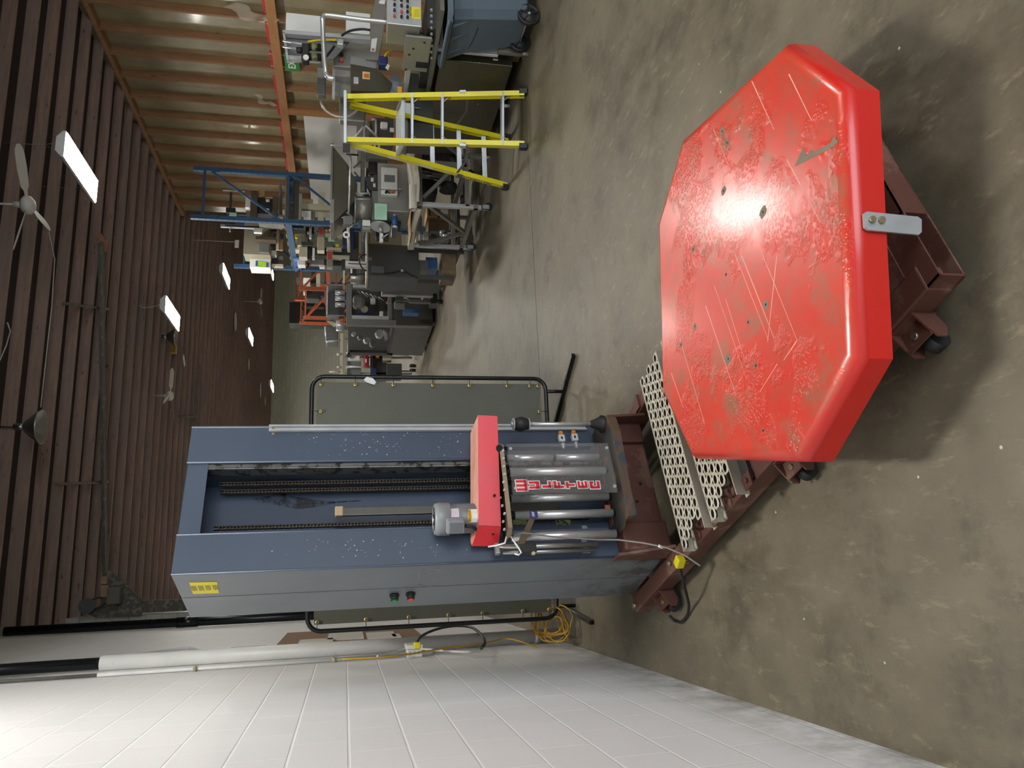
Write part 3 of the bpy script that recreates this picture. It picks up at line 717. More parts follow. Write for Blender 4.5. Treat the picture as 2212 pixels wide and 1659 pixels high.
o = patch(.1, .72, 1.165, 1.225, R0*.97).build('pink_sticker', pm('sticker_pale', '#d6cdd2', .5), mot)
b = B()
for i in range(7): b.bar(onm(.2, 1.173+.0075*i, R0*.985), onm(.62-.07*(i % 3), 1.173+.0075*i, R0*.985), .003, .0006)
b.build('sticker_print', pm('pink_print', '#c490a2', .6), o)
b = B(); b.tube([jb+jd*.01+V((0, 0, zj-.04)), jb+jd*.02+V((0, 0, zj-.075)), jb+js*(-.03)+V((0, 0, zj-.11)), V((-.235, -.60, 1.07)), V((-.2, -.585, 1.05))], .009, 8); b.build('motor_cable', M_BLACK, mot)
# rollers
def roller(x0, x1, yc, r, nm='roller', m=None, gap=None, dw=0):
    p = mp(x1, yc, z=.412); zt_ = mp(x0, yc, w=-p.y).z; p.y += dw
    b = B()
    if gap: zg = p.z+(zt_-p.z)*gap; b.cyl((p.x, p.y, .405), (p.x, p.y, zg-.009), r, n=20); b.cyl((p.x, p.y, zg+.009), (p.x, p.y, zt_), r, n=20); 
    else: b.cyl((p.x, p.y, .408), (p.x, p.y, zt_), r, n=20)
    o = b.build(nm, m or M_STEEL, carr)
    b = B(); b.cyl((p.x, p.y, .395), (p.x, p.y, .95), r*.72, n=14); b.build('roller_core', M_BLACK, o); return o
roller(1093, 1290, 988, .019, gap=.48); roller(1100, 1305, 1017, .021); roller(1103, 1312, 1073, .020)
roller(1111, 1321, 1108, .0205); roller(1103, 1328, 1153, .021)
roller(1098, 1302, 1003, .018, m=M_BLACK, dw=.06); roller(1100, 1312, 1046, .034, m=pm('dark_rubber_roll', '#2b2726', .6), dw=.06)
# clear guard with the maker's name stacked down it
ga, gb = mp(1310, 962, z=.415), mp(1332, 1068, z=.415); zt_ = .925
M_CLEAR = pm('clear_acrylic', '#d8d6d2', .08, alpha=.07, var=.02, rvar=.02)
gd = (gb-ga).normalized(); gn = V((gd.y, -gd.x, 0)); gn = gn if gn.y < 0 else -gn
ga += gn*.02; gb += gn*.02
b = B(); b.prism([ga, gb, gb+V((0, 0, zt_-.415)), ga+V((0, 0, zt_-.415))], gn*.004); gl = b.build('clear_guard', M_CLEAR, carr)
b = B()
for p in (ga+gd*.03, gb-gd*.03):
    for z in (.012, zt_-.43): b.cyl(p+V((0, 0, z))+gn*.004, p+V((0, 0, z))+gn*.010, .008, n=12)
b.build('guard_screw', M_ALU, gl)
bw, br2 = B(), B(); lx = gd if gd.x > 0 else -gd
gcx = mp(1200, 1048, w=-(ga.y+gb.y)/2)
pl_n = (MMX.to_3x3() @ gn); pl_o = MMX @ (ga+gn*.005)
for ch, x0, x1, yc, sc_ in (('W', 1113, 1140, 1049, 1.35), ('U', 1141, 1167, 1048, 1), ('L', 1169, 1192, 1047, 1), ('F', 1194, 1219, 1047, 1), ('T', 1221, 1243, 1048, 1), ('E', 1246, 1270, 1047, 1), ('C', 1272, 1297, 1048, 1)):
    c_ = MIN @ at((x0+x1)/2, yc, pl=(pl_o, pl_n)); t_ = MIN @ at(x0, yc, pl=(pl_o, pl_n)); e_ = MIN @ at(x1, yc, pl=(pl_o, pl_n)); hgt = (t_.z-e_.z)
    W_ = hgt*(.92 if ch == 'W' else .66)
    gx, gz = lx, V((0, 0, 1)); q = .30 if ch == 'W' else .34
    bars = {'W': ((0, .22, 0, 1), (.39, .61, 0, 1), (.78, 1, 0, 1), (.0, 1, 0, .24)), 'U': ((0, .32, 0, 1), (.68, 1, 0, 1), (0, 1, 0, .34)), 'L': ((0, .36, 0, 1), (0, 1, 0, .30)), 'F': ((0, .34, 0, 1), (0, 1, .72, 1), (0, .85, .36, .58)),
            'T': ((.33, .67, 0, 1), (0, 1, .70, 1)), 'E': ((0, .32, .04, .96), (.08, 1, .76, 1), (.08, 1, 0, .24), (0, .9, .39, .61)), 'C': ((0, .34, .06, .94), (.1, 1, .72, 1), (.1, 1, 0, .28), (.72, 1, .6, .8))}[ch]
    for x0_, x1_, z0_, z1_ in bars:
        for bb, mg, dp in ((bw, .0042, .0006), (br2, 0, .0016)):
            o_ = c_+gx*((x0_-.5)*W_)+gz*((z0_-.5)*hgt*.86)
            bb.box((-mg, -mg, 0), ((x1_-x0_)*W_+mg, (z1_-z0_)*hgt*.86+mg, .0008), 0, fr(o_+gn*dp, gx, gz))
bw.build('maker_name_outline', M_LABW, gl); br2.build('maker_name', pm('name_red', '#c8202e', .4), gl)
# film mandrel on the right
p0 = mp(1297, 916, z=.41); zt_ = mp(1108, 909, w=-p0.y).z
b = B(); b.cyl(p0, (p0.x, p0.y, zt_), .0105, n=14); man = b.build('film_mandrel', M_STEEL, carr)
b = B(); b.lathe([(.045, .0), (.045, .012), (.034, .022), (.017, .065), (0, .067)], (p0.x, p0.y, .398), n=24); b.build('lower_cone', M_BLACK, man)
b = B(); b.lathe([(.026, -.075), (.038, -.045), (.038, -.03), (.03, -.003), (0, -.003)], (p0.x, p0.y, zt_), n=8); b.build('grip_knob', M_BLACK, man)
b = B(); b.cyl((p0.x, p0.y, zt_-.003), (p0.x, p0.y, zt_+.003), .031, n=20); b.cyl((p0.x, p0.y, zt_-.08), (p0.x, p0.y, zt_-.075), .031, n=20); b.cyl((p0.x, p0.y, zt_), (p0.x, p0.y, zt_+.012), .012, n=6); b.build('washer', M_ALU, man)
# limit switches
M_ORG = pm('orange_head', '#d07b1c', .4); M_SWB = pm('switch_white', '#c9cbc8', .4)
for x, y, dx in ((1211, 952, 0), (1239, 950, 0)):
    p = mp(x, y, w=.585); b = B(); b.box((p.x-.020, p.y-.03, p.z-.018), (p.x+.022, p.y, p.z+.016), .004); o = b.build('limit_switch', M_SWB, carr)
    b = B(); b.box((p.x+.022, p.y-.03, p.z-.012), (p.x+.045, p.y-.002, p.z+.012), .006); b.build('switch_head', M_ORG, o)
    b = B(); b.cyl((p.x-.02, p.y-.015, p.z-.004), (p.x-.055, p.y-.015, p.z-.004), .008, n=10); b.cyl((p.x-.028, p.y-.015, p.z-.004), (p.x-.04, p.y-.015, p.z-.004), .012, n=8); b.build('cable_gland', M_ALU, o)
    b = B(); b.box((p.x-.008, p.y-.031, p.z-.005), (p.x+.008, p.y-.03, p.z+.005)); b.build('switch_mark', M_INK, o)
# guide rods, bracket arm and loose cables on the left
p0, p1 = mp(1074, 1182, w=.64), mp(1292, 1178, w=.64)
b = B(); b.cyl((p0.x, p0.y, p0.z), (p0.x-.005, p0.y, p1.z), .0125, n=14); p2, p3 = mp(1086, 1194, w=.63), mp(1286, 1188, w=.63); b.cyl(p2, (p2.x-.003, p2.y, p3.z), .009, n=12); b.box((p0.x-.035, p0.y-.012, p0.z-.012), (p0.x+.02, p0.y+.02, p0.z+.012), .006); rod = b.build('guide_rods', M_GALV, carr)
pa, pb_ = mp(1120, 1186, w=.65), mp(1157, 1184, w=.65)
b = B(); b.box((pa.x-.022, pa.y-.02, pb_.z), (pa.x+.022, pa.y+.02, pa.z), .003); b.build('rod_clamp', M_BLACK, rod)
b = B(); p = mp(1150, 1196, w=.67); b.cyl(p, p+V((-.008, -.025, 0)), .009, n=6); b.build('clamp_screw', M_ZINC, rod)
c0, c1_ = mp(1124, 1180, w=.66), mp(1152, 1112, w=.80)
b = B(); d_ = V((0, 0, .020)); b.prism([c0+d_, c0-d_*.8, c1_-d_*.8, c1_+d_*.5], V((.003, .003, 0))); arm = b.build('bracket_arm', pm('tarnished_strap', '#7a6a55', .45, .6, dirt=('#4b3726', .55, 16)), carr)
b = B(); b.box(c1_-V((.018, .006, .02)), c1_+V((.018, .0, .018)), .002); b.build('sensor_block', pm('navy_sensor', '#232a66', .4), arm)
b = B()
for i in range(3): q_ = c1_+V((-.008+i*.008, -.0065, .002)); b.bar(q_-V((.003, 0, .006)), q_+V((.003, 0, .006)), .003, .001, up=(0, 1, 0))
b.build('sensor_mark', M_LABW, arm)
b = B(); b.tube([mp(1105, 1160, w=.66), mp(1112, 1153, w=.72), mp(1130, 1151, w=.74), mp(1200, 1160, w=.72), mp(1290, 1166, w=.70), mp(1335, 1166, w=.80), mp(1390, 1173, w=.86), mp(1440, 1183, w=.92), mp(1480, 1200, w=.97), mp(1512, 1222, w=1.02)], .004, 7); cab = b.build('sensor_cable', pm('grey_cable', '#7a7670', .5), carr)
b = B(); q_ = mp(1422, 1179, w=.9); r_ = mp(1432, 1183, w=.9); b.cyl(q_, r_, .007, n=8); b.build('cable_label', M_LABW, cab)
b = B(); b.tube([mp(1055, 1181, w=.62), mp(1075, 1178, w=.66), mp(1091, 1173, w=.68), mp(1094, 1160, w=.70), mp(1102, 1156, w=.70), mp(1108, 1166, w=.7), mp(1120, 1183, w=.7), mp(1126, 1194, w=.7), mp(1120, 1199, w=.69), mp(1112, 1196, w=.68)], .004, 7); b.build('white_cable', M_LABW, carr)
p = mp(1312, 1099, w=.66); b = B(); b.box(p-V((.012, .02, .01)), p+V((.012, .0, .016)), .003); b.build('copper_block', pm('copper_red', '#a4563f', .45, .3), carr)
M_MOSS = pm('worn_green_label', '#7b8052', .7, dirt=('#22241c', .5, 45))
b = B()
for x0, x1 in ((1108, 1138), (1200, 1232)): b.poly([mp(x, y, w=.562) for x, y in ((x0, 1123), (x1, 1123), (x1, 1134), (x0, 1134))])
b.build('worn_print', M_MOSS, mast)
# power lead with its yellow plug lying over the beam
b = B(); pts = [mp(1468, 1222, z=BT+.03), mp(1474, 1250, z=.13), mp(1483, 1285, z=.08), mp(1488, 1310, z=.03), mp(1484, 1330, z=.012), mp(1472, 1343, z=.012), mp(1458, 1341, z=.012), mp(1446, 1330, z=.03)]
def smooth(pts, n=5):
    out = []; P4 = [pts[0]]+pts+[pts[-1]]
    for i in range(1, len(P4)-2):
        a, b_, c_, d_ = P4[i-1:i+3]
        for j in range(n):
            t = j/n; out.append(.5*((2*b_)+(c_-a)*t+(2*a-5*b_+4*c_-d_)*t*t+(3*b_-a-3*c_+d_)*t**3))
    return out+[pts[-1]]
b.tube(smooth(pts), .0075, 8); lead = b.build('power_lead', M_BLACK, sw)
q_ = mp(1468, 1214, z=BT+.03); d_ = (pts[1]-pts[0]); d_.z = 0; d_.normalize()
b = B(); s_ = V((-d_.y, d_.x, 0)); b.box((-.021, -.02, -.028), (.021, .02, .025), .006, MX((s_, V((0, 0, 1)), d_)).transposed().to_4x4() if False else fr(q_+V((0, 0, 0)), s_, V((0, 0, 1)))); b.build('plug', pm('plug_yellow', '#d9c81f', .45), lead)
b = B()
for e in (-.008, .008): b.box((e-.002, -.004, .02), (e+.002, .004, .045), 0, fr(q_, s_, V((0, 0, 1)) ) @ MX.Rotation(PI/2, 4, 'X'))
b.build('plug_prong', M_ZINC, lead)
# ================================================================ along the left wall
M_BPIPE = pm('black_pipe', '#14171b', .25, .2, var=.05)
M_WPIPE = pm('white_pipe', '#c9c9c6', .45, var=.06, dirt=('#a7a49b', .66, 9))
pz = at(205, 1438, X=-.565).z; YP = 6.12
t = thing('downpipe', 'stout wall pipe with black top and white sleeve running down to the floor', 'pipe', (-.565, YP, 0))
b = B(); b.cyl((-.565, YP, .0), (-.565, YP, pz), .052, n=24); b.cyl((-.565, YP, .20), (-.565, YP, .23), .056, n=24); b.build('white_sleeve', M_WPIPE, t)
b = B(); b.cyl((-.565, YP, pz-.02), (-.565, YP, 5.6), .040, n=24); b.build('black_pipe', M_BPIPE, t)
b = B(); b.cyl((-.55, 10.55, 0), (-.55, 10.55, 5.6), .055, n=24); b.cyl((-.55, 10.55, 3.45), (-.55, 10.55, 3.7), .062, n=24)
tag(b.build('downpipe', M_BPIPE), 'tall black wall pipe further off beside the grey block pier', 'pipe')
YC = at(893, 1412, X=-.60).y; ZB = at(893, 1412, X=-.60).z; ZT2 = at(190, 1467, X=-.6).z
t = thing('conduit_run', 'thin white conduit with a white outlet box at its lower end on the block wall', 'conduit', (XL, YC, ZB))
CR_ = t
b = B(); b.cyl((-.600, YC-.06, ZB+.05), (-.600, YC-.06, ZT2), .013, n=10); b.build('conduit', M_WPIPE, t)
b = B(); b.cyl((-.600, YC-.06, ZT2), (-.600, YC-.06, 5.6), .011, n=10); b.build('bare_conduit', M_BRACE, t)
b = B(); b.box((XL, YC-.10, ZB-.055), (-.555, YC+.03, ZB+.055), .008); ob = b.build('outlet_box', M_WHITE, t)
for s in (-.03, 0, .03):
    b = B(); b.cyl((-.585, YC-.101, ZB+s), (-.585, YC-.103, ZB+s), .011, n=14); b.build('knockout', pm('grey_ring', '#9b9b97', .5), ob)
b = B(); b.box((-.56, YC-.12, ZB-.06), (-.53, YC+.05, ZB+.06), .006); b.build('box_cover', M_WHITE, ob)
for z in (ZB+.55, ZB+1.45):
    b = B(); b.box((XL, YC-.085, z-.01), (-.582, YC-.035, z+.01), .003); b.build('pipe_strap', M_ZINC, t)
t = thing('phone_cable', 'pale cable with a small box, stuck to the wall above the white pipe sleeve', 'cable', (XL, 7.0, 3.5))
b = B(); p = at(222, 1424, X=XL+.02); b.box(p-V((.02, .05, .14)), p+V((.02, .05, .12)), .006); b.build('cable_box', M_WPIPE, t)
b = B(); b.tube(smooth([at(x, y, X=XL+.015) for x, y in ((240, 1418), (300, 1414), (350, 1406), (405, 1400), (430, 1404), (450, 1412))]), .012, 7); b.build('cable', M_WPIPE, t)
# notice board and sign
M_CORK = pm('brown_board', '#8a6a4b', .8, dirt=('#6f5339', .6, 12))
t = thing('notice_board', 'brown pin board with papers on the white wall behind the welding screen', 'notice board', (XL, 7.6, 1.0))
b = B(); b.box((XL+.004, 6.86, 1.0), (XL+.02, 8.45, 2.24)); b.build('board', M_CORK, t)
M_PAPER = pm('paper', '#d2cec6', .7, var=.04)
for x0, x1, y0, y1, nm in ((650, 720, 1381, 1387, 'paper_sheet'), (712, 782, 1362, 1380, 'paper_sheet'), (790, 850, 1366, 1378, 'paper_sheet'), (845, 862, 1370, 1377, 'paper_sheet')):
    b = B(); SB(b, x0, x1, y1, y0, XL+.022, .012) if False else b.box((XL+.02, at((x0+x1)/2, y1, X=XL+.03).y, at(x1, y0, X=XL+.03).z), (XL+.035, at((x0+x1)/2, y0, X=XL+.03).y, at(x0, y0, X=XL+.03).z)); b.build(nm, M_PAPER, t)
b = B(); p, q = at(720, 1365, X=XL+.04), at(790, 1379, X=XL+.04)
t2 = thing('wall_sign', 'small dark green sign low on the white wall beyond the pipe', 'sign', (XL, 7.0, 2.35)); b = B(); b.box((XL, 6.86, 2.33), (XL+.012, 7.25, 2.62)); b.build('sign_plate', pm('sign_green', '#24452f', .5), t2)
b = B(); b.box((XL+.012, 6.95, 2.42), (XL+.014, 7.15, 2.54)); b.build('sign_panel', pm('sign_grey', '#6a7a6c', .6), t2)
# yellow cord coiled on the floor and running up to the box
M_CORD = pm('yellow_cord', '#b48a22', .5, var=.12, scale=30)
b = B(); random.seed(11)
cx, cyy = -.46, 5.78
for i in range(9):
    r = random.uniform(.10, .17); ox, oy = random.uniform(-.06, .06), random.uniform(-.12, .12); tl = random.uniform(.3, 1.2); ph = random.uniform(0, 6)
    pts = []
    for j in range(26):
        a = 2*PI*j/26; u = math.cos(a)*r*(1+.12*math.sin(2*a+ph)); v = math.sin(a)*r
        x = cx+ox+u*.75; pts.append((max(x, XL+.012), cyy+oy+v*math.cos(tl)*1.1+.05*math.sin(3*a), max(.008, .17+v*math.sin(tl)+.02*math.sin(2*a+ph)+random.uniform(-.004, .004))))
    b.tube(pts, .0055, 6, True)
b.tube(smooth([at(x, y, X=-.5) for x, y in ((1160, 1398), (1100, 1380), (1050, 1388), (950, 1402), (850, 1418), (740, 1424))]), .0055, 6)
tag(b.build('extension_cord', M_CORD), 'yellow extension cord coiled by the wall corner and strung up the white pipe', 'cord')
t = thing('power_cord', 'black cord loop with a yellow plug in the white outlet box', 'cord', (-.55, YC, ZB))
b = B(); b.tube(smooth([at(x, y, X=-.50) for x, y in ((901, 1388), (908, 1376), (930, 1364), (960, 1355), (990, 1352), (1020, 1356), (1040, 1372), (1047, 1388), (1040, 1400))]), .011, 8); b.build('cord', M_BLACK, t)
b = B(); p = at(901, 1394, X=-.50); b.box(p-V((.02, .03, .022)), p+V((.02, .03, .022)), .006); b.build('plug', MATS['plug_yellow'], t)
b = B(); b.tube(smooth([at(x, y, X=-.56) for x, y in ((815, 1418), (840, 1410), (870, 1402), (900, 1401), (960, 1406), (1010, 1408), (1040, 1402))]), .008, 6); b.build('white_flex', M_WPIPE, CR_)
# ================================================================ welding screen
M_TUBE = pm('black_tube', '#17181a', .3, .3, var=.05)
k = NT('olive_canvas'); P_ = k.pos(); c = k.mix(k.ramp(k.noise(1.6, 4, .6, P_), .3, .7), '#44453b', '#4e4f44'); k.l(c, k.b.inputs['Base Color']); k.b.inputs['Roughness'].default_value = .62
k.bump(k.noise(3.2, 3, .5, P_, (1.5, 1, .5)), .35, .03); M_CANVAS = k.m
YS = 5.62
def sp(x, y): p = at(x, y, Y=YS); return V((p.x, YS, p.z))
ws = thing('welding_screen', 'olive canvas welding screen laced to a black tube frame behind the mast', 'screen', (.56, YS, 0))
TLs, TRs = sp(660, 1330), sp(672, 816); BRs, BLs = sp(1190, 816), sp(1205, 1330)
xl, xr, zt2, zb2 = at(900, 1352, Y=YS).x, TRs.x+.01, (TLs.z+TRs.z)/2-.01, .17
pts = []
R = .09
for cx_, cz_, a0_ in ((xr-R, zt2-R, 0), (xl+R, zt2-R, 90), (xl+R, zb2+R, 180), (xr-R, zb2+R, 270)):
    for j in range(6): a = math.radians(a0_+18*j); pts.append((cx_+R*math.cos(a), YS, cz_+R*math.sin(a)))
b = B(); b.tube(pts, .016, 12, True); b.build('tube_frame', M_TUBE, ws)
m = .045; NX, NZ = 24, 16; b = B(); grid = []
for i in range(NX+1):
    row = []
    for j in range(NZ+1):
        u, v = i/NX, j/NZ; x = xl+m+(xr-xl-2*m)*u; z = zb2+m+(zt2-zb2-2*m)*v
        row.append(b.bm.verts.new((x, YS-.012+.012*math.sin(7*u+2*v)*math.sin(3.1*v)+.004*math.sin(23*u), z+.008*math.sin(9*u)*(abs(v-.5)*2)**3)))
    grid.append(row)
for i in range(NX):
    for j in range(NZ): b._f([grid[i][j], grid[i+1][j], grid[i+1][j+1], grid[i][j+1]], True)
cv = b.build('canvas', M_CANVAS, ws)
M_BRASS = pm('brass', '#b9a565', .35, .7)
gp = [(xl+m+.018, zb2+m+.02+(zt2-zb2-2*m-.04)*t_) for t_ in (0, .12, .3, .45, .62, .8, 1)]+[(xr-m-.018, zb2+m+.02+(zt2-zb2-2*m-.04)*t_) for t_ in (0, .04, .15, .33, .5, .68, .85, 1)]
gp += [(xl+m+.02+(xr-xl-2*m-.04)*t_, z) for z in (zb2+m+.02, zt2-m-.02) for t_ in (.12, .3, .5, .7, .88)]
for x, z in gp:
    b = B(); b.lathe([(.006, -.002), (.013, -.003), (.014, 0), (.006, 0)], (x, YS-.026, z), (0, -1, 0), 14); b.build('grommet', M_BRASS, cv)
    ex = V((xl if x < xl+.1 else (xr if x > xr-.1 else x), YS, z)) if (x < xl+.1 or x > xr-.1) else V((x, YS, zb2 if z < 1 else zt2))
    b = B(); b.tube([(x, YS-.03, z), (ex.x*.5+x*.5, YS-.032, ex.z*.5+z*.5), (ex.x, YS-.02, ex.z)], .0025, 5); b.build('tie', M_BLACK, cv)
for x, (fx0, fy0), (fx1, fy1) in ((xr, (1237, 780), (1206, 905)), (xl, (1262, 1342), (1212, 1282))):
    p, q = at(fx0, fy0, Z=.02), at(fx1, fy1, Z=.02)
    if x == xr: p, q = V((1.50, 5.33, .02)), V((1.08, 5.95, .02))
    else: p, q = V((xl-.02, 5.28, .02)), V((xl+.06, 6.0, .02))
    c_ = (p+q)/2; b = B(); b.bar(p, q, .03, .03, bev=.003); b.build('foot', M_TUBE, ws)
    b = B(); b.tube([(x-(.10 if x > 0 else -.08), YS, zb2), (x-(.10 if x > 0 else -.08), YS, .03)], .014, 10); b.build('foot_stem', M_TUBE, ws)
b = B(); b.poly([sp(x, y)+V((0, -.03, 0)) for x, y in ((785, 822), (792, 816), (805, 819), (812, 827), (809, 833), (800, 831), (791, 827))]); b.build('torn_white_tape', pm('torn_tape', '#c4c6c8', .6), cv)
# pulley drive up on the grey pier
t = thing('door_operator', 'dusty motor pulley and steel gusset of the door gear above the grey pier', 'door gear', (-.3, 11.5, 4.8))
def dq(x, y, Y=11.5): return at(x, y, Y=Y)
M_DUSTY = pm('dusty_iron', '#4d4a42', .8, .2, dirt=('#6f6b5d', .5, 14))
b = B(); b.prism([dq(x, y) for x, y in ((222, 1232), (240, 1232), (306, 1295), (306, 1330), (206, 1334), (190, 1326), (216, 1308))], (0, .02, 0)); b.build('gusset', M_DUSTY, t)
b = B(); b.cyl(dq(187, 1309, 11.46), dq(187, 1309, 11.36), .1, n=22); b.build('pulley', M_BLACK, t)
b = B(); RB(b, 230, 258, 1269, 1305, 11.3, .15, .01); b.build('gear_box', pm('olive_steel', '#57544a', .7), t)
b = B(); b.tube([dq(178, 1300, 11.4), dq(218, 1290, 11.4)], .012, 6); b.tube([dq(192, 1324, 11.4), dq(228, 1303, 11.4)], .012, 6); b.build('belt', M_BLACK, t)
b = B(); RB(b, 306, 400, 1296, 1322, 11.55, .2); b.build('lintel', M_DUSTY, t)
b = B(); RB(b, 219, 231, 1245, 1262, 11.45, .05); RB(b, 218, 233, 1264, 1290, 11.45, .05); b.build('wood_packing', pm('pine_offcut', '#8a7050', .7), t)
# ================================================================ step ladder
M_LY = pm('ladder_yellow', '#dcd01f', .35, var=.05, scale=4); M_LA = pm('ladder_aluminium', '#b9bfc4', .38, .4, var=.06)
FL, FR_ = V((3.885, 6.475, .03)), V((4.405, 6.37, .03)); tl, tr = at(747, 308, Y=6.80), at(747, 207, Y=6.74)
RLf, RRf = at(1092, 405, Z=.03), at(1096, 297, Z=.03)
RLt, RRt = at(752, 314, Y=6.92), at(757, 222, Y=6.86)
ld = thing('step_ladder', 'yellow fibreglass step ladder with aluminium steps standing open on the floor', 'ladder', (4.15, 6.9, 0))
def rail(p, q, nm='rail', s=1):
    d = (q-p).normalized(); side_ = (FR_-FL).normalized(); fw = d.cross(side_).normalized(); b = B()
    b.bar(p, q, .008, .078, up=fw); b.bar(p+fw*.036+side_*s*.020, q+fw*.036+side_*s*.020, .046, .008, up=fw); b.bar(p-fw*.036+side_*s*.020, q-fw*.036+side_*s*.020, .046, .008, up=fw)
    return b.build(nm, M_LY, ld)
def foot_(p, q):
    d = (q-p).normalized(); b = B(); b.bar(p-d*.03, p+d*.05, .05, .09, up=d.cross((FR_-FL).normalized()), bev=.006); b.build('foot_cap', M_BLACK, ld)
for p, q, s in ((FL, tl, 1), (FR_, tr, -1)): rail(p, q, 'front_rail', s); foot_(p, q)
for p, q, s in ((RLf, RLt, 1), (RRf, RRt, -1)): rail(p, q, 'rear_rail', s); foot_(p, q)
def on(p, q, x):      # the point of a rail seen at that height of the photograph
    lo, hi = 0.0, 1.0
    for _ in range(30):
        m_ = (lo+hi)/2; w = p.lerp(q, m_)-EYE; px = 1106+FPX*DOWN.dot(w)/FWD.dot(w)
        if px > x: lo = m_
        else: hi = m_
    return p.lerp(q, (lo+hi)/2)
for x in (890, 955, 1085):
    a_, c_ = on(FL, tl, x), on(FR_, tr, x); b = B(); b.bar(a_, c_, .085, .022, bev=.002); st = b.build('step', M_LA, ld)
    d = (c_-a_).normalized(); u = (tl-FL).normalized()
    for e, s in ((a_, 1), (c_, -1)):
        b = B(); b.bar(e+d*s*.09-u*.0, e-u*.10, .018, .004); b.build('step_brace', M_LA, ld)
        b = B(); q_ = e.lerp(c_ if s > 0 else a_, .12); b.cyl(q_+V((0, -.042, 0)), q_+V((0, -.047, 0)), .006, n=8); b.build('rivet', M_ALU, st)
for x, x2 in ((935, 932), (993, 990), (1048, 1044)):
    a_, c_ = on(RLf, RLt, x), on(RRf, RRt, x2); b = B(); b.bar(a_, c_, .03, .045, bev=.002); b.build('rear_bar', M_LA, ld)
a_, c_ = on(FL, tl, 880), on(FR_, tr, 880); d = (c_-a_)
b = B(); b.box(V((0, 0, 0)), V((d.length*.98, .30, .035)), .004, fr(a_+V((0, .02, .02)), d, V((0, 1, .12)))); b.build('fold_tray', M_LA, ld)
b = B(); mid_ = (tl+tr)/2; dd = (tr-tl); b.box((-dd.length/2-.03, -.06, 0), (dd.length/2+.03, .16, .03), .005, fr(mid_+V((0, .0, -.01)), dd, V((0, 1, 0)))); b.build('top_cap', M_LA, ld)
b = B(); b.box((-dd.length/2-.035, -.06, -.03), (-dd.length/2-.025, .16, .04), .002, fr(mid_+V((0, 0, -.01)), dd, V((0, 1, 0)))); b.build('cap_end', pm('grey_plastic', '#4c4c4c', .5), ld)
for p, q, r_, s_ in ((FL, tl, RLf, RLt), (FR_, tr, RRf, RRt)):
    a_, c_ = on(p, q, 1010), on(r_, s_, 985); m_ = (a_+c_)/2+V((0, 0, -.05)); b = B(); b.bar(a_, m_, .006, .022); b.bar(m_, c_, .006, .022); b.build('spreader', pm('spreader_grey', '#6f7275', .4, .6), ld)
    e = on(p, q, 1000); u = (q-p).normalized(); b = B(); b.bar(e-u*.03, e+u*.03, .034, .080, up=u.cross((FR_-FL).normalized())); b.build('rail_band', M_LA, ld)
e = on(RLf, RLt, 992); u = (RLt-RLf).normalized(); b = B(); b.bar(e-u*.03, e+u*.03, .036, .080, up=u.cross((FR_-FL).normalized())); b.build('rail_band', MATS['grey_plastic'], ld)
a_, c_ = on(RLf, RLt, 1052), on(RLf, RLt, 985)
sd = (FR_-FL).normalized(); dn = (a_-c_).normalized(); face = -sd
b = B(); letters(b, 'FEATHERLITE', .062, fr((a_+c_)/2+face*.006+dn*.05, -dn if False else (c_-a_), dn.cross(face) if False else face.cross((c_-a_)))); b.build('rail_lettering', M_INK, ld)
for x0, x1 in ((772, 790), (838, 860), (905, 935)):
    p, q = on(RLf, RLt, x0), on(RLf, RLt, x1); b = B(); b.bar(p+face*.0045, q+face*.0045, .002, .05, up=(q-p).normalized().cross(sd)); b.build('rail_sticker', M_LABW if x0 > 780 else M_LABW, ld)
# ================================================================ wheeled bin
M_BIN = pm('bin_grey_blue', '#56636e', .5, var=.05, scale=2)
t = thing('wheeled_bin', 'large grey blue wheeled bin with ribbed rim and black wheels beside the stainless machine', 'bin', (5.2, 6.0, 0))
bx0, by0, by1 = 4.78, 5.75, 6.28
prof = [(.10, bx0+.02, by0+.05, by1-.04), (.12, bx0, by0+.03, by1-.02), (.62, bx0-.10, by0-.03, by1+.03), (.80, bx0-.16, by0-.07, by1+.07), (.81, bx0-.22, by0-.12, by1+.10), (.86, bx0-.22, by0-.12, by1+.10)]
b = B(); rg = []
for z, x_, y0, y1 in prof:
    c_ = .06; rg.append([b.bm.verts.new(p) for p in ((x_+c_, y0, z), (x_+1.0, y0, z), (x_+1.0, y1, z), (x_+c_, y1, z), (x_, y1-c_, z), (x_, y0+c_, z))])
for A_, C_ in zip(rg, rg[1:]):
    for q in range(6): b._f([A_[q], A_[(q+1) % 6], C_[(q+1) % 6], C_[q]])
b._f(rg[0][::-1]); b.build('tub', M_BIN, t)
b = B(); b.box((bx0-.20, by0-.10, .80), (bx0+.85, by1+.08, .815)); b.build('load_cover', M_BLACK, t)
for y_ in (5.80, 5.97, 6.16):
    b = B(); b.prism([(bx0-.20, y_, .81), (bx0-.11, y_, .79), (bx0-.085, y_, .60)], (0, .014, 0)); b.build('rib', M_BIN, t)
b = B(); b.tube([(bx0-.21, by0-.08, .84), (bx0-.24, by0, .845), (bx0-.24, by1, .845), (bx0-.21, by1+.06, .84)], .014, 10); b.build('handle_bar', M_BIN, t)
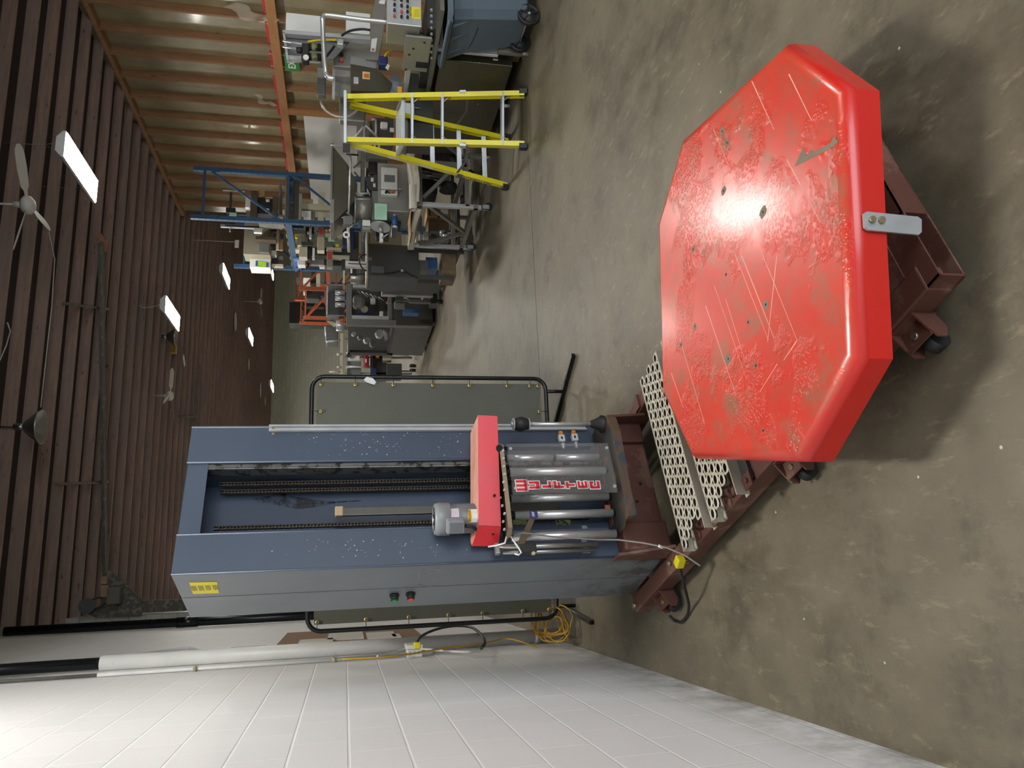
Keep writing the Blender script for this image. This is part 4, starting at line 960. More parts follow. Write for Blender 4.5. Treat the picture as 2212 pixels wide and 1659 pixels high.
for y_ in (5.795, 6.165):
    b = B(); b.lathe([(.0, -.022), (.05, -.022), (.055, -.014), (.09, -.014), (.10, -.022), (.103, 0), (.10, .022), (.06, .022)], (4.80, y_, .103), (0, 1, 0), 28); w_ = b.build('wheel', M_BLACK, t)
    b = B(); b.cyl((4.80, y_-.03, .103), (4.80, y_-.018, .103), .012, n=12); b.build('hub_cap', M_ALU, w_)
    for i in range(5):
        a = 2*PI*i/5; b = B(); b.bar((4.80+.02*math.cos(a), y_-.02, .103+.02*math.sin(a)), (4.80+.085*math.cos(a), y_-.02, .103+.085*math.sin(a)), .012, .018, up=(0, 1, 0)); b.build('spoke', M_BLACK, w_)
b = B(); b.cyl((4.80, 5.80, .103), (4.80, 6.16, .103), .012, n=8); b.build('axle', M_ALU, t)
b = B(); b.tube(smooth([V(q) for q in ((bx0-.005, by0+.0, .50), (bx0-.085, 5.9, .55), (bx0-.09, 6.0, .56), (bx0-.095, 6.2, .6))]), .004, 5); b.build('seam_cord', M_INK, t)
# ================================================================ machines along the right side
M_SS = pm('stainless', '#a3a29c', .36, .5, var=.10, scale=3, sc=(1, 1, .4)); M_SSD = pm('stainless_dull', '#86847c', .42, .5, var=.14, scale=2.5)
M_SSB = pm('stainless_bright', '#c6c8ca', .32, .5, var=.06); M_SSK = pm('stainless_dark_reflection', '#6d6a5c', .3, .85, var=.16, scale=1.6, sc=(1, 1, .4)); M_CREAM = pm('cream_paint', '#b5ad96', .5, var=.06); M_GREYP = pm('grey_enamel', '#6b6c6a', .45, var=.08)  # dark stainless: its dim reflections are painted into the base colour
M_DGREY = pm('dark_grey_enamel', '#3b3b38', .45, var=.12); M_BLUEP = pm('blue_paint', '#2c5a8c', .45, var=.1); M_BLUED = pm('deep_blue', '#1f2c5c', .5)
M_AMBER = pm('amber_knob', '#d08a1c', .35); M_YP = pm('yellow_part', '#cdb81f', .45); M_MINT = pm('mint_paper', '#a9d3b8', .7, var=.03); M_CARD = pm('cardboard', '#a07f55', .8, var=.08)
M_WOODP = pm('pallet_wood', '#7d6a50', .8, var=.2, scale=12); M_MED = pm('red_casting', '#8a1720', .4, var=.08); M_TAN = pm('tan_enamel', '#8c8574', .5, var=.06); M_ORR = pm('orange_rack', '#a8512c', .5, var=.12, dirt=('#6e3a24', .6, 8))
M_BRK = pm('rack_blue', '#2c4d6c', .45, var=.12, scale=5); M_PLAST = pm('plastic_sheet', '#d5cfc0', .25, var=.05)
def rb(par, name, m, *a, **k):
    b = B(); RB(b, *a, **k); return b.build(name, m, par)
def sbx(par, name, m, *a, **k):
    b = B(); SB(b, *a, **k); return b.build(name, m, par)
def tb(par, name, m, pts, r, n=8): b = B(); b.tube([V(p) for p in pts], r, n); return b.build(name, m, par)
def cy(par, name, m, p, q, r, n=18, r2=None): b = B(); b.cyl(p, q, r, r2, n); return b.build(name, m, par)
def pz_(par, name, m, px, Y, d): b = B(); b.prism([at(x, y, Y=Y) for x, y in px], (0, d, 0)); return b.build(name, m, par)
def knob(par, name, m, p, n, r=.014, h=.025): b = B(); p = V(p); n = V(n); b.cyl(p, p+n*h, r, n=14); return b.build(name, m, par)
# ---- the stainless bagging machine by the bin
XM = 4.72
t = thing('bagging_machine', 'stainless packaging machine with bent guard tube and knob panel behind the grey bin', 'machine', (5.2, 7.2, 0))
o = sbx(t, 'lower_cabinet', M_SSK, 934, 1082, 134, 305, XM, .65, .006)
b = B(); b.box((XM+.01, 6.30, .285), (XM+.35, 6.335, .915), .004); b.build('cabinet_end', M_SSB, o)
b = B(); b.box((XM-.004, 6.34, .28), (XM, 6.36, .33)); b.build('edge_strip', M_ALU, o)
for i, (y_, z_) in enumerate(((6.45, .8), (6.42, .45), (7.5, .85), (7.55, .3), (7.1, .35))): knob(o, 'rivet', M_ALU, (XM, y_, z_), (-1, 0, 0), .006, .003)
for x_, y_ in ((4.76, 6.27), (4.76, 7.15), (5.4, 6.3), (5.4, 8.3), (4.8, 8.3)):
    b = B(); b.box((x_-.025, y_-.025, .06), (x_+.025, y_+.025, .30), .003); lg = b.build('leg', M_SSD, t); b = B(); b.cyl((x_, y_, 0), (x_, y_, .07), .02, n=12); b.build('levelling_foot', M_ALU, lg)
sbx(t, 'side_rail', M_SSB, 869, 880, 112, 310, XM-.03, .05, .004)
o = sbx(t, 'switch_plate', M_SS, 872, 928, 80, 154, XM-.06, .02, .003)
sbx(o, 'name_badge', pm('dark_badge', '#23252b', .4), 898, 925, 135, 147, XM-.064, .004)
for x_, y_ in ((884, 118), (893, 105), (917, 92), (877, 150)):
    p = at(x_, y_, X=XM-.061); b = B(); b.cyl(p, p+V((-.004, 0, 0)), .012, n=12); b.build('slot', M_INK, o)
sbx(t, 'conveyor_bed', M_DGREY, 905, 934, 60, 300, XM+.06, .4)
o = sbx(t, 'chain_bed', M_SSD, 928, 936, 20, 300, XM-.02, .5)
for i in range(9):
    p = at(932, 20+i*13, X=XM-.02); knob(o, 'roller_end', M_ALU, p, (-1, 0, 0), .012, .015)
# knob panel
YK = 5.95
o = rb(t, 'control_box', M_SS, 838, 908, -60, 50, YK, .3, .006)
b = B(); p = at(838, 50, Y=YK); q = at(908, 50, Y=YK); b.box((p.x-.01, YK-.012, q.z-.01), (p.x+.5, YK, p.z+.01), .004); b.build('box_front', M_SSB, o)
cols = ((852, ((1, M_MED), (13, M_BLACK), (25, M_BLUED), (37, M_REDB))), (867, ((3, M_BLACK), (15, M_BLACK), (28, M_REDB), (39, M_BLACK))), (880, ((5, M_BLACK), (17, M_BLACK), (28, M_BLACK), (40, M_BLACK))))
for x_, row in cols:
    for y_, m_ in row:
        p = at(x_, y_, Y=YK-.012); b = B(); b.cyl(p, p+V((0, -.006, 0)), .018, n=14); kn = b.build('knob_collar', M_ALU, o); b = B(); b.cyl(p+V((0, -.006, 0)), p+V((0, -.03, 0)), .012, n=12); b.build('knob', m_, kn)
pc_ = rb(o, 'caution_label', M_YEL, 886, 908, 15, 40, YK-.014, .002)
pm1 = at(890, 27, Y=YK-.0155); b = B(); letters(b, 'CAUTION', .026, fr(pm1+V((0, 0, .01)), (1, 0, 0), (0, 0, 1))); b.build('caution_lettering', M_INK, pc_)
b = B()
for i in range(5): p = at(895+i*2.6, 37, Y=YK-.0155); q = at(895+i*2.6, 20, Y=YK-.0155); b.bar(p, q, .0015, .002)
b.build('label_print', M_INK, pc_)
# guard tube
gy = 6.15
tb(t, 'guard_tube', M_STEEL, smooth([at(840, 48, Y=gy), at(780, 42, Y=gy), at(710, 33, Y=gy), at(699, 36, Y=gy), at(697, 48, Y=gy), at(699, 100, Y=gy+.1), at(703, 150, Y=gy+.2), at(708, 166, Y=gy+.2), at(722, 170, Y=gy+.2)]), .022, 12)
# white cabinet and grey tray at the back
rb(t, 'white_cover', M_WHITE, 617, 695, 30, 68, 6.9, .25, .01); rb(t, 'white_panel', M_WHITE, 747, 800, 27, 72, 6.9, .2, .006)
b = B(); p, q = at(611, 66, Y=6.7), at(800, 92, Y=6.7)
pz_(t, 'tray_edge', M_SSB, ((610, 65), (618, 64), (800, 78), (800, 86), (612, 72)), 6.7, .06); pz_(t, 'tray_back', M_GREYP, ((613, 70), (700, 80), (760, 84), (720, 128), (625, 126)), 6.78, .02); pz_(t, 'tray_rim', M_SSB, ((610, 66), (614, 66), (624, 128), (619, 128)), 6.7, .06); pz_(t, 'tray_rim', M_SSB, ((622, 119), (690, 124), (690, 130), (622, 127)), 6.72, .05)
for y0, y1 in ((88, 96), (101, 107)): tb(t, 'tray_rod', M_ALU, [at(612, y0, Y=6.66), at(655, y1, Y=6.55)], .009)
# air regulator
o = rb(t, 'air_regulator', M_BLACK, 651, 668, 92, 132, 6.45, .07, .012)
for y_ in (102, 123):
    c_ = at(668, y_, Y=6.48); e_ = at(694, y_+1, Y=6.48); cy(o, 'regulator_bowl', M_BLACK, c_, e_, .035, 16); m_ = c_.lerp(e_, .2); m2 = c_.lerp(e_, .65); cy(o, 'bowl_sight', M_MOSS, m_+V((0, -.004, 0)), m2+V((0, -.004, 0)), .0355, 16)
cy(o, 'regulator_knob', M_BLACK, at(640, 109, Y=6.46), at(652, 109, Y=6.46), .03, 14)
p = at(661, 126, Y=6.44); knob(o, 'pressure_gauge', M_LABW, p, (0, -1, 0), .026, .02)
tb(t, 'air_hose', M_YP, smooth([at(664, 91, Y=6.5), at(690, 87, Y=6.5), at(728, 86, Y=6.5)]), .012); tb(t, 'black_hose', M_BLACK, smooth([at(738, 77, Y=6.6), at(755, 67, Y=6.6), at(780, 63, Y=6.6), at(800, 65, Y=6.6)]), .012)
tb(t, 'black_hose', M_BLACK, smooth([at(705, 122, Y=6.5), at(718, 106, Y=6.55), at(722, 100, Y=6.6)]), .012)
rb(t, 'solenoid_valve', M_ALU, 728, 742, 83, 96, 6.5, .06, .008)
# three-button panel
o = rb(t, 'button_panel', M_SSD, 720, 795, 94, 146, 6.9, .12, .006)
for y_, m_ in ((107, M_AMBER), (120, M_BLACK), (133, M_REDB)):
    p = at(738, y_, Y=6.9); knob(o, 'push_button', m_, p, (0, -1, 0), .018, .03)
    q = at(732.5, y_, Y=6.899); b = B(); b.box(q-V((.014, .002, .004)), q+V((.014, 0, .004))); b.build('button_tag', M_INK, o)
rb(t, 'frame_front', M_SSB, 718, 724, 94, 212, 6.95, .03); rb(t, 'frame_shelf', M_SS, 724, 757, 146, 165, 6.95, .1); rb(t, 'frame_back', M_SSD, 722, 757, 165, 208, 7.05, .03)
# sloping arm
o = pz_(t, 'sloping_arm', M_SSD, ((812, -8), (834, -8), (828, 70), (817, 130), (790, 128), (800, 60)), 6.85, .08)
pz_(o, 'arm_sticker', M_LABW, ((803, 84), (815, 82), (811, 112), (800, 111)), 6.845, .004); pz_(o, 'arm_sticker', M_LABW, ((820, 1), (833, 0), (831, 9), (818, 7)), 6.845, .004)
p = at(806, 107, Y=6.843); knob(o, 'sticker_mark', M_REDB, p, (0, -1, 0), .012, .001)
# hooded box with the orange label
o = pz_(t, 'hood_box', M_SSK, ((757, 138), (813, 147), (848, 180), (840, 198), (758, 196)), 6.75, .06)
b = B(); q = [at(x, y, Y=Yq) for x, y, Yq in ((757, 138, 6.748), (812, 148, 6.748), (815, 129, 6.95), (760, 118, 6.95))]; b.prism(q, (0, -.004, .004)); b.build('hood_top', M_SSB, o)
l_ = rb(o, 'orange_label', pm('label_cream', '#c9b572', .6), 783, 799, 155, 171, 6.745, .003); rb(l_, 'label_centre', pm('label_orange', '#cf5a1e', .5), 786, 797, 159, 167, 6.742, .003)
rb(o, 'latch', M_ALU, 764, 775, 166, 180, 6.73, .02, .004)
p = at(828, 123, Y=6.2); o2 = rb(t, 'connector_block', M_BLUED, 818, 838, 120, 140, 6.72, .1, .012); tb(o2, 'yellow_lead', M_YP, smooth([at(831, 122, Y=6.71), at(836, 114, Y=6.71), at(846, 111, Y=6.74)]), .008)
pz_(o2, 'white_tag', M_PAPER, ((838, 137), (842, 142), (838, 152), (832, 146)), 6.71, .003)
rb(t, 'junction_cover', M_GREYP, 685, 704, 132, 205, 7.2, .08, .012); rb(t, 'cover_end', M_SSB, 686, 700, 147, 166, 7.18, .02)
b = B(); c_ = at(735, 215, Y=7.2); pts = [c_+V((math.cos(a)*.2, 0, math.sin(a)*.2)) for a in [math.radians(100+i*12) for i in range(14)]]; b.tube(pts, .012, 8); b.build('clear_rim', pm('clear_rim_plastic', '#c8c4b4', .15, alpha=.5), t)
rb(t, 'drum_end', M_SSD, 733, 790, 205, 262, 7.3, .1, .02); pz_(t, 'crumpled_bag', pm('crumpled_bag', '#8c9196', .3, .2, bump=.3), ((843, 165), (852, 156), (868, 170), (868, 200), (852, 205), (843, 190)), 6.9, .06)
o = rb(t, 'white_valve_box', M_WHITE, 868, 895, 222, 246, 6.95, .05, .006); tb(o, 'valve_pin', M_ALU, [at(895, 233, Y=6.98), at(908, 234, Y=6.98)], .006)
rb(t, 'warning_tag', M_AMBER, 859, 868, 187, 200, 6.2, .004)
for y_ in (60, 72): rb(t, 'upright_post', M_SSD, 835, 935, y_, y_+6, 6.5, .05)
rb(t, 'dark_interior', M_DGREY, 880, 935, 160, 300, 7.0, .3)
b = B()
for y_ in (6.5, 7.3, 8.0): b.box((4.9, y_, .02), (5.9, y_+.1, .11))
b.box((4.9, 6.45, .11), (5.9, 8.15, .13)); b.build('pallet', M_WOODP, t)
# ---- dark frame machine seen through the ladder
t = thing('filler_machine', 'dark framed stainless machine seen between the ladder rails, in front of the white board', 'machine', (5.4, 9.3, 0))
rb(t, 'body', M_DGREY, 880, 985, 200, 330, 9.0, .8, .01); rb(t, 'head', M_SSD, 770, 800, 262, 330, 9.2, .4, .01); rb(t, 'dark_box', M_DGREY, 806, 850, 255, 300, 9.1, .4, .01)
rb(t, 'nameplate', M_LABW, 842, 851, 276, 285, 9.08, .01)
for pts in (((768, 250), (815, 296)), ((768, 296), (795, 262)), ((787, 250), (787, 330)), ((802, 258), (812, 258)), ((812, 258), (812, 292))): tb(t, 'strut', M_SSB, [at(x, y, Y=9.05) for x, y in pts], .016)
rb(t, 'white_tank', M_WHITE, 822, 838, 262, 276, 9.05, .1, .02); rb(t, 'keypad', M_BLACK, 796, 822, 300, 345, 9.02, .08); rb(t, 'red_switch', M_REDB, 850, 862, 290, 302, 9.0, .05, .01)
for i in range(3): rb(t, 'display_strip', (M_REDB, M_LABW, M_LABW)[i], 798+i*9, 803+i*9, 310, 335, 9.0, .02)
for x0, x1 in ((880, 1010),):
    for y_ in (225, 300): rb(t, 'leg', M_SSD, x0, x1+20, y_, y_+9, 8.95, .06)
pz_(t, 'loose_sheet', M_PLAST, ((855, 270), (873, 282), (873, 300), (868, 298)), 8.9, .01)
# ---- stainless work table with castors
tx0, ty0, ty1, zt_ = 4.09, 8.25, 9.50, .90
t = thing('work_table', 'stainless frame table on castors with crossed braces carrying the hopper machine', 'table', (4.6, 8.9, 0))
b = B(); b.box((tx0, ty0, zt_-.07), (5.3, ty1, zt_-.02), .004); b.build('top_frame', M_SSD, t)
b = B(); b.box((tx0-.015, ty0-.01, zt_-.02), (5.3, ty1, zt_)); b.build('ply_edge', M_CARD, t)
for x_, y_ in ((tx0+.03, ty0+.03), (tx0+.03, ty1-.03), (5.2, ty0+.03), (5.2, ty1-.03)):
    b = B(); b.box((x_-.025, y_-.025, .13), (x_+.025, y_+.025, zt_-.07), .004); lg = b.build('leg', M_SSB if x_ < 4.5 else M_SSD, t)
    b = B(); b.cyl((x_+.02, y_-.015, .045), (x_+.02, y_+.015, .045), .045, n=18); cw_ = b.build('castor_wheel', M_BLACK, lg); b = B(); b.box((x_-.02, y_-.028, .04), (x_+.03, y_-.02, .13)); b.box((x_-.02, y_+.02, .04), (x_+.03, y_+.028, .13)); b.box((x_-.02, y_-.028, .122), (x_+.03, y_+.028, .13)); b.build('castor_fork', M_ALU, lg)
for p, q in (((tx0+.03, ty0+.03, .3), (5.2, ty0+.03, .3)), ((tx0+.03, ty1-.03, .3), (5.2, ty1-.03, .3)), ((tx0+.03, ty0, .2), (tx0+.03, ty1, .2)), ((5.2, ty0, .3), (5.2, ty1, .3)), ((4.65, ty0, .3), (4.65, ty1, .3))): b = B(); b.bar(p, q, .05, .05); b.build('lower_rail', M_SSD, t)
for p, q in (((tx0+.03, ty0+.05, .75), (tx0+.03, ty0+.75, .22)), ((tx0+.03, ty1-.05, .75), (tx0+.03, ty0+.75, .22)), ((4.2, ty0+.03, .82), (4.75, ty0+.03, .32)), ((5.15, ty0+.03, .82), (4.75, ty0+.03, .32))): b = B(); b.bar(p, q, .04, .04); b.build('brace', M_SSD, t)
b = B(); b.box((4.62, ty0+.0, .3), (4.68, ty0+.06, zt_-.07)); b.build('centre_post', M_SSD, t)
# paper roll and plastic on the table edge
t = thing('plastic_sheets', 'long white plastic sheets curling along the front edge of the stainless table', 'plastic sheet', (4.4, 8.2, zt_))
for i, (x0, x1, y0, y1) in enumerate(((872, 880, 300, 440), (881, 890, 320, 452), (864, 872, 345, 438))):
    b = B(); p0, p1 = at((x0+x1)/2, y0, Y=8.20-i*.02), at((x0+x1)/2, y1, Y=8.20-i*.02); n = 10; z = zt_+.02+.03*(2-i); L, R_ = [], []
    for j in range(n+1):
        u = j/n; c_ = p0.lerp(p1, u); c_.z = zt_+.012+.03*(2-i)+.015*math.sin(6*u+i); L.append(c_+V((0, -.05, .012*math.sin(5*u)))); R_.append(c_+V((0, .12, .02)))
    for j in range(n): b.quad(L[j], L[j+1], R_[j+1], R_[j], True); b.quad(L[j]-V((0, 0, .03)), L[j+1]-V((0, 0, .03)), L[j+1], L[j], True)
    b.build('sheet', M_PLAST, t)
b = B(); p, q = at(868, 400, Y=8.15), at(874, 452, Y=8.15); p.z = q.z = zt_+.05; b.tube([p, q], .045, 18, cap=False); b.tube([p, q], .04, 18, cap=False); b.build('rolled_end', M_PLAST, t)
# side roll-down sheet on the left edge
b = B(); n = 12; L, R_ = [], []
for j in range(n+1):
    u = j/n; y_ = 8.28+1.22*u; L.append(V((tx0-.02-.01*math.sin(7*u), y_, zt_+.004))); R_.append(V((tx0-.025-.012*math.sin(5*u+1), y_, zt_-.06+.02*math.sin(4*u))))
for j in range(n): b.quad(L[j], L[j+1], R_[j+1], R_[j], True); b.quad(L[j], L[j+1], L[j+1]+V((.07, 0, .002)), L[j]+V((.07, 0, .002)), True)
tag(b.build('paper_strip', M_PLAST), 'white paper strip hanging over the long edge of the stainless table', 'paper')
# hopper machine on the table
t = thing('hopper_machine', 'stainless hopper machine with grey cabinet, drum and white control box on the table', 'machine', (4.6, 8.8, zt_))
YH = 8.62
b = B(); q = [at(x, y, Y=YH) for x, y in ((716, 312), (752, 356), (772, 398), (768, 432), (722, 480), (716, 428))]; b.prism(q, (0, .5, 0)); hp = b.build('hopper', M_SSK, t)
rb(hp, 'hopper_rim', M_SSD, 714, 719, 309, 430, YH-.03, .58, .004); rb(hp, 'hopper_rim', M_SSD, 713, 722, 430, 481, YH-.02, .5, .004)
tb(hp, 'hopper_rod', M_ALU, [at(714, 313, Y=YH-.04), at(788, 320, Y=YH-.04)], .01)
tb(t, 'stand_rod', M_STEEL, [at(752, 315, Y=8.5), at(758, 345, Y=8.5), at(753, 462, Y=8.5)], .012); p = at(757, 333, Y=8.48); knob(t, 'rod_clamp', M_ALU, p, (0, -1, 0), .022, .03); tb(t, 'clamp_handle', M_BLACK, [at(748, 333, Y=8.46), at(774, 335, Y=8.46)], .012)
for pts in (((764, 362), (780, 348)), ((766, 372), (776, 384)), ((720, 470), (768, 470)), ((722, 438), (768, 474))): tb(t, 'strut', M_SSD, [at(x, y, Y=8.7) for x, y in pts], .012)
rb(t, 'column', M_SSD, 779, 788, 322, 412, 8.75, .08, .004); rb(t, 'top_beam', M_GREYP, 790, 838, 331, 343, 8.72, .1, .004); rb(t, 'motor_body', M_BLACK, 796, 815, 345, 376, 8.8, .15, .02)
o = pz_(t, 'gear_motor', M_DGREY, ((792, 384), (814, 376), (814, 410), (800, 412), (793, 400)), 8.75, .15); rb(o, 'motor_label', M_LABW, 801, 807, 384, 392, 8.745, .004); rb(o, 'motor_label', M_LABW, 806, 811, 396, 404, 8.745, .004)
o = rb(t, 'cabinet', M_SS, 816, 885, 354, 456, 8.62, .45, .006); rb(t, 'cabinet_flank', M_GREYP, 803, 816, 412, 474, 8.62, .45, .004); rb(t, 'cabinet_base', M_SSD, 816, 885, 430, 458, 8.64, .45, .004)
o = rb(t, 'control_box', M_CREAM if False else M_WHITE, 823, 859, 361, 421, 8.53, .09, .012); rb(o, 'rating_label', M_GREYP, 830, 853, 378, 393, 8.527, .003); rb(o, 'box_rim', pm('rim_grey', '#55554f', .6), 822, 860, 409.5, 411, 8.528, .002)  # thin dark grey line across the box front
for x_, m_ in ((834, M_BLACK), (841, M_MOSS), (849, M_REDB)): p = at(x_, 416, Y=8.53); knob(o, 'push_button', m_, p, (0, -1, -.25), .017, .035)
tb(o, 'conduit_gland', M_ALU, [at(859, 409, Y=8.57), at(870, 409, Y=8.57)], .014)
p0, p1 = at(803, 456, Y=8.75), at(768, 456, Y=8.75); cy(t, 'drum', M_SSD, (p0.x, 8.75, p0.z), (p0.x, 8.75, p1.z), .17, 32)
cy(t, 'drum_rim', M_SSB, (p0.x, 8.75, p1.z), (p0.x, 8.75, p1.z+.012), .176, 32)
for y_ in (418, 430): tb(t, 'drum_clamp', M_ALU, [at(768, y_, Y=8.6), at(800, y_, Y=8.6)], .012)
o = rb(t, 'mint_note', M_MINT, 809, 836, 440, 475, 8.5, .004)
b = B()
for i in range(6): p = at(814+i*3.2, 446, Y=8.499); q = at(814+i*3.2, 470-3*(i % 3), Y=8.499); b.bar(p, q, .0015, .002)
b.build('note_print', pm('pencil_print', '#5f8270', .8), o)
c_ = at(822, 490, Y=8.6); b = B(); ax_ = V((.55, -.35, -.75)).normalized(); ax_ = V((-.35, -.25, .9)).normalized(); b.cyl(c_-ax_*.008, c_+ax_*.008, .115, n=36) if False else b.cyl(c_-V((-.95, -.1, .15))*.008, c_+V((-.95, -.1, .15))*.008, .12, n=36); o = b.build('reel_disc', M_ALU, t)
cy(o, 'reel_hub', M_ALU, c_, c_+V((-.08, -.03, .0)), .025); tb(o, 'reel_spindle', M_BLACK, [c_, at(826, 508, Y=8.6)], .02); rb(t, 'spindle_block', M_WHITE, 820, 828, 503, 522, 8.55, .05, .008); tb(t, 'clamp_lever', M_STEEL, [at(825, 514, Y=8.54), at(839, 505, Y=8.5)], .009)
cy(t, 'blue_roll', M_BLUEP, at(852, 468, Y=8.6), at(852, 490, Y=8.6), .036, 20); cy(t, 'roll_core', M_WHITE, at(852, 464, Y=8.6), at(852, 468, Y=8.6), .016, 14); cy(t, 'roll_flange', M_WHITE, at(852, 490, Y=8.6), at(852, 493, Y=8.6), .038, 20); pz_(t, 'roll_bracket', M_DGREY, ((847, 493), (859, 493), (856, 511), (847, 511)), 8.6, .04)
tb(t, 'roll_guide', M_STEEL, [at(846, 486, Y=8.55), at(845, 512, Y=8.55)], .008)
rb(t, 'motor_cover', M_BLACK, 838, 866, 455, 482, 8.9, .2); rb(t, 'dark_guard', M_BLACK, 812, 840, 476, 512, 8.95, .15, .01)
rb(t, 'bearing_block', M_WHITE, 783, 800, 475, 490, 8.6, .08, .006); rb(t, 'bearing_cap', M_SSD, 783, 800, 488, 496, 8.6, .07); rb(t, 'sensor_cup', pm('teal_bottle', '#2f5f66', .3), 774, 781, 475, 488, 8.65, .05, .008)
rb(t, 'arm_block', M_GREYP, 742, 762, 466, 484, 8.5, .1, .008); tb(t, 'lever_arm', M_CREAM, [at(752, 492, Y=8.45), at(754, 545, Y=8.5)], .018); cy(t, 'ring_handle', M_WHITE, at(748, 507, Y=8.45), at(748, 507, Y=8.42), .04, 24); cy(t, 'ring_hole', M_BLACK, at(748, 507, Y=8.419), at(748, 507, Y=8.415), .018, 14); tb(t, 'lever_rod', M_STEEL, [at(752, 495, Y=8.44), at(766, 484, Y=8.44)], .007)
# things under the table
def box_thing(name, label, cat, m, x0, x1, y0, y1, Y, d, floor_=None, **k):
    b = B(); RB(b, x0, x1, y0, y1, Y, d, .006); 
    o = tag(b.build(name, m), label, cat, k.get('group')); return o
o = box_thing('cardboard_box', 'cardboard box with dark printing and hand hole on the rack under the table', 'box', M_CARD, 922, 972, 450, 470, 9.9, .35)
b = B(); RB(b, 926, 930, 452, 466, 9.893, .004); b.build('box_print', M_INK, o); b = B(); RB(b, 946, 950, 461, 470, 9.893, .004); b.build('hand_hole', M_DARK, o); b = B(); RB(b, 952, 968, 452, 462, 9.893, .003); b.build('shipping_label', M_LABW, o)
box_thing('cardboard_box', 'brown open box below the printed box under the table', 'box', pm('brown_card', '#5e4a33', .85), 925, 985, 478, 520, 10.0, .4)
t = thing('parts_trolley', 'low steel trolley loaded with dark gear parts beneath the stainless table', 'trolley', (4.7, 9.9, 0))
for i, (x0, x1, y0, y1, m_, nm) in enumerate(((900, 912, 470, 500, M_SSD, 'chain_block'), (906, 912, 466, 512, M_ALU, 'toothed_rail'), (915, 926, 500, 512, M_SSB, 'tray'), (930, 1000, 500, 506, M_SSD, 'shelf_edge'), (972, 980, 440, 545, M_SSD, 'post'), (928, 940, 515, 524, M_GREYP, 'bracket'), (945, 970, 505, 520, M_ALU, 'bolt_tray'), (908, 990, 512, 516, M_SSD, 'shelf_edge'), (898, 910, 508, 520, M_CREAM, 'bearing'), (902, 985, 524, 530, M_SSD, 'shelf_edge'), (915, 945, 530, 538, M_CREAM, 'folded_card'))):
    rb(t, nm, m_, x0, x1, y0, y1, 9.75+.04*i, .12, .004)
for i in range(6):
    p = at(955+i*4, 508+3*(i % 3), Y=9.7); cy(t, 'gear_wheel', M_DGREY if i % 2 else M_ALU, p, p+V((.05, -.04, 0)), .035+.01*(i % 3), 16)
for y_ in (465, 535): rb(t, 'leg', M_SSD, 980, 1012, y_, y_+6, 9.9, .05)
rb(t, 'deck', M_DGREY, 988, 994, 440, 545, 9.7, .8)
t = thing('pedal_unit', 'black motor unit with round guard on the floor behind the table legs', 'motor', (4.9, 9.3, 0))
rb(t, 'housing', M_BLACK, 900, 945, 385, 415, 9.4, .4, .02); cy(t, 'round_guard', M_DGREY, at(968, 400, Y=9.2), at(968, 412, Y=9.2), .12, 20); cy(t, 'round_guard', M_DGREY, at(1004, 425, Y=9.1), at(1004, 432, Y=9.1), .06, 18); rb(t, 'base_plate', M_DGREY, 1000, 1012, 380, 420, 9.4, .3)
for i in range(7): tb(t, 'cable', M_BLACK if i % 2 else M_LABW, [at(905+8*i, 368+5*i, Y=9.3), at(925+8*i, 372+5*i, Y=9.35)], .008)
tb(t, 'stand_tube', M_SSD, [at(960, 300, Y=9.2), at(985, 360, Y=9.0), at(1005, 372, Y=9.0)], .03)
# ---- grey plate cabinet
YG = 9.72
t = thing('plate_cabinet', 'tall dark grey flat cabinet with tan top flap next to the stainless table', 'cabinet', (4.3, 10, 0))
o = rb(t, 'body', M_DGREY, 794, 905, 529, 598, YG, .5, .006); rb(t, 'flap', M_TAN, 796, 868, 499, 529, YG+.05, .35, .004); rb(t, 'edge_strip', M_CREAM, 791, 795, 495, 600, YG-.01, .4, .003)
rb(o, 'switch', M_GREYP, 795, 803, 555, 562, YG-.012, .012, .003); rb(t, 'lower_box', pm('slate_box', '#4a4d4c', .5), 803, 831, 574, 589, YG-.06, .06, .01)
tb(t, 'cord', M_BLACK, smooth([at(831, 590, Y=YG-.03), at(850, 588, Y=YG-.03), at(868, 585, Y=YG-.03), at(885, 592, Y=YG-.02), at(902, 601, Y=YG)]), .01); cy(t, 'cord_gland', M_ALU, at(866, 585, Y=YG-.03), at(872, 585, Y=YG-.03), .018, 10)
tb(t, 'cord', M_BLACK, smooth([at(791, 550, Y=YG-.02), at(780, 553, Y=YG-.02), at(776, 565, Y=YG-.02), at(783, 580, Y=YG-.02), at(792, 585, Y=YG-.02)]), .01)
for y_ in (538, 594): rb(t, 'leg', M_DGREY, 905, 1003 if y_ < 560 else 980, y_, y_+6, YG+.03, .06)
b = B(); b.bar(at(902, 598, Y=YG+.02), at(978, 600, Y=YG+.02), .05, .05); b.build('long_foot', M_DGREY, t)
rb(t, 'blue_box', M_BLUEP, 920, 945, 556, 580, YG+.3, .3); rb(t, 'inner_box', M_GREYP, 905, 925, 562, 585, YG+.25, .2); rb(t, 'slats', M_WOODP, 955, 985, 540, 595, YG+.2, .4)
o = rb(t, 'actuator', M_WHITE, 745, 791, 564, 576, YG-.02, .08, .004); rb(o, 'actuator_slot', M_INK, 752, 790, 569, 571, YG-.022, .003); rb(t, 'actuator_end', M_BLACK, 738, 746, 560, 578, YG-.02, .1)
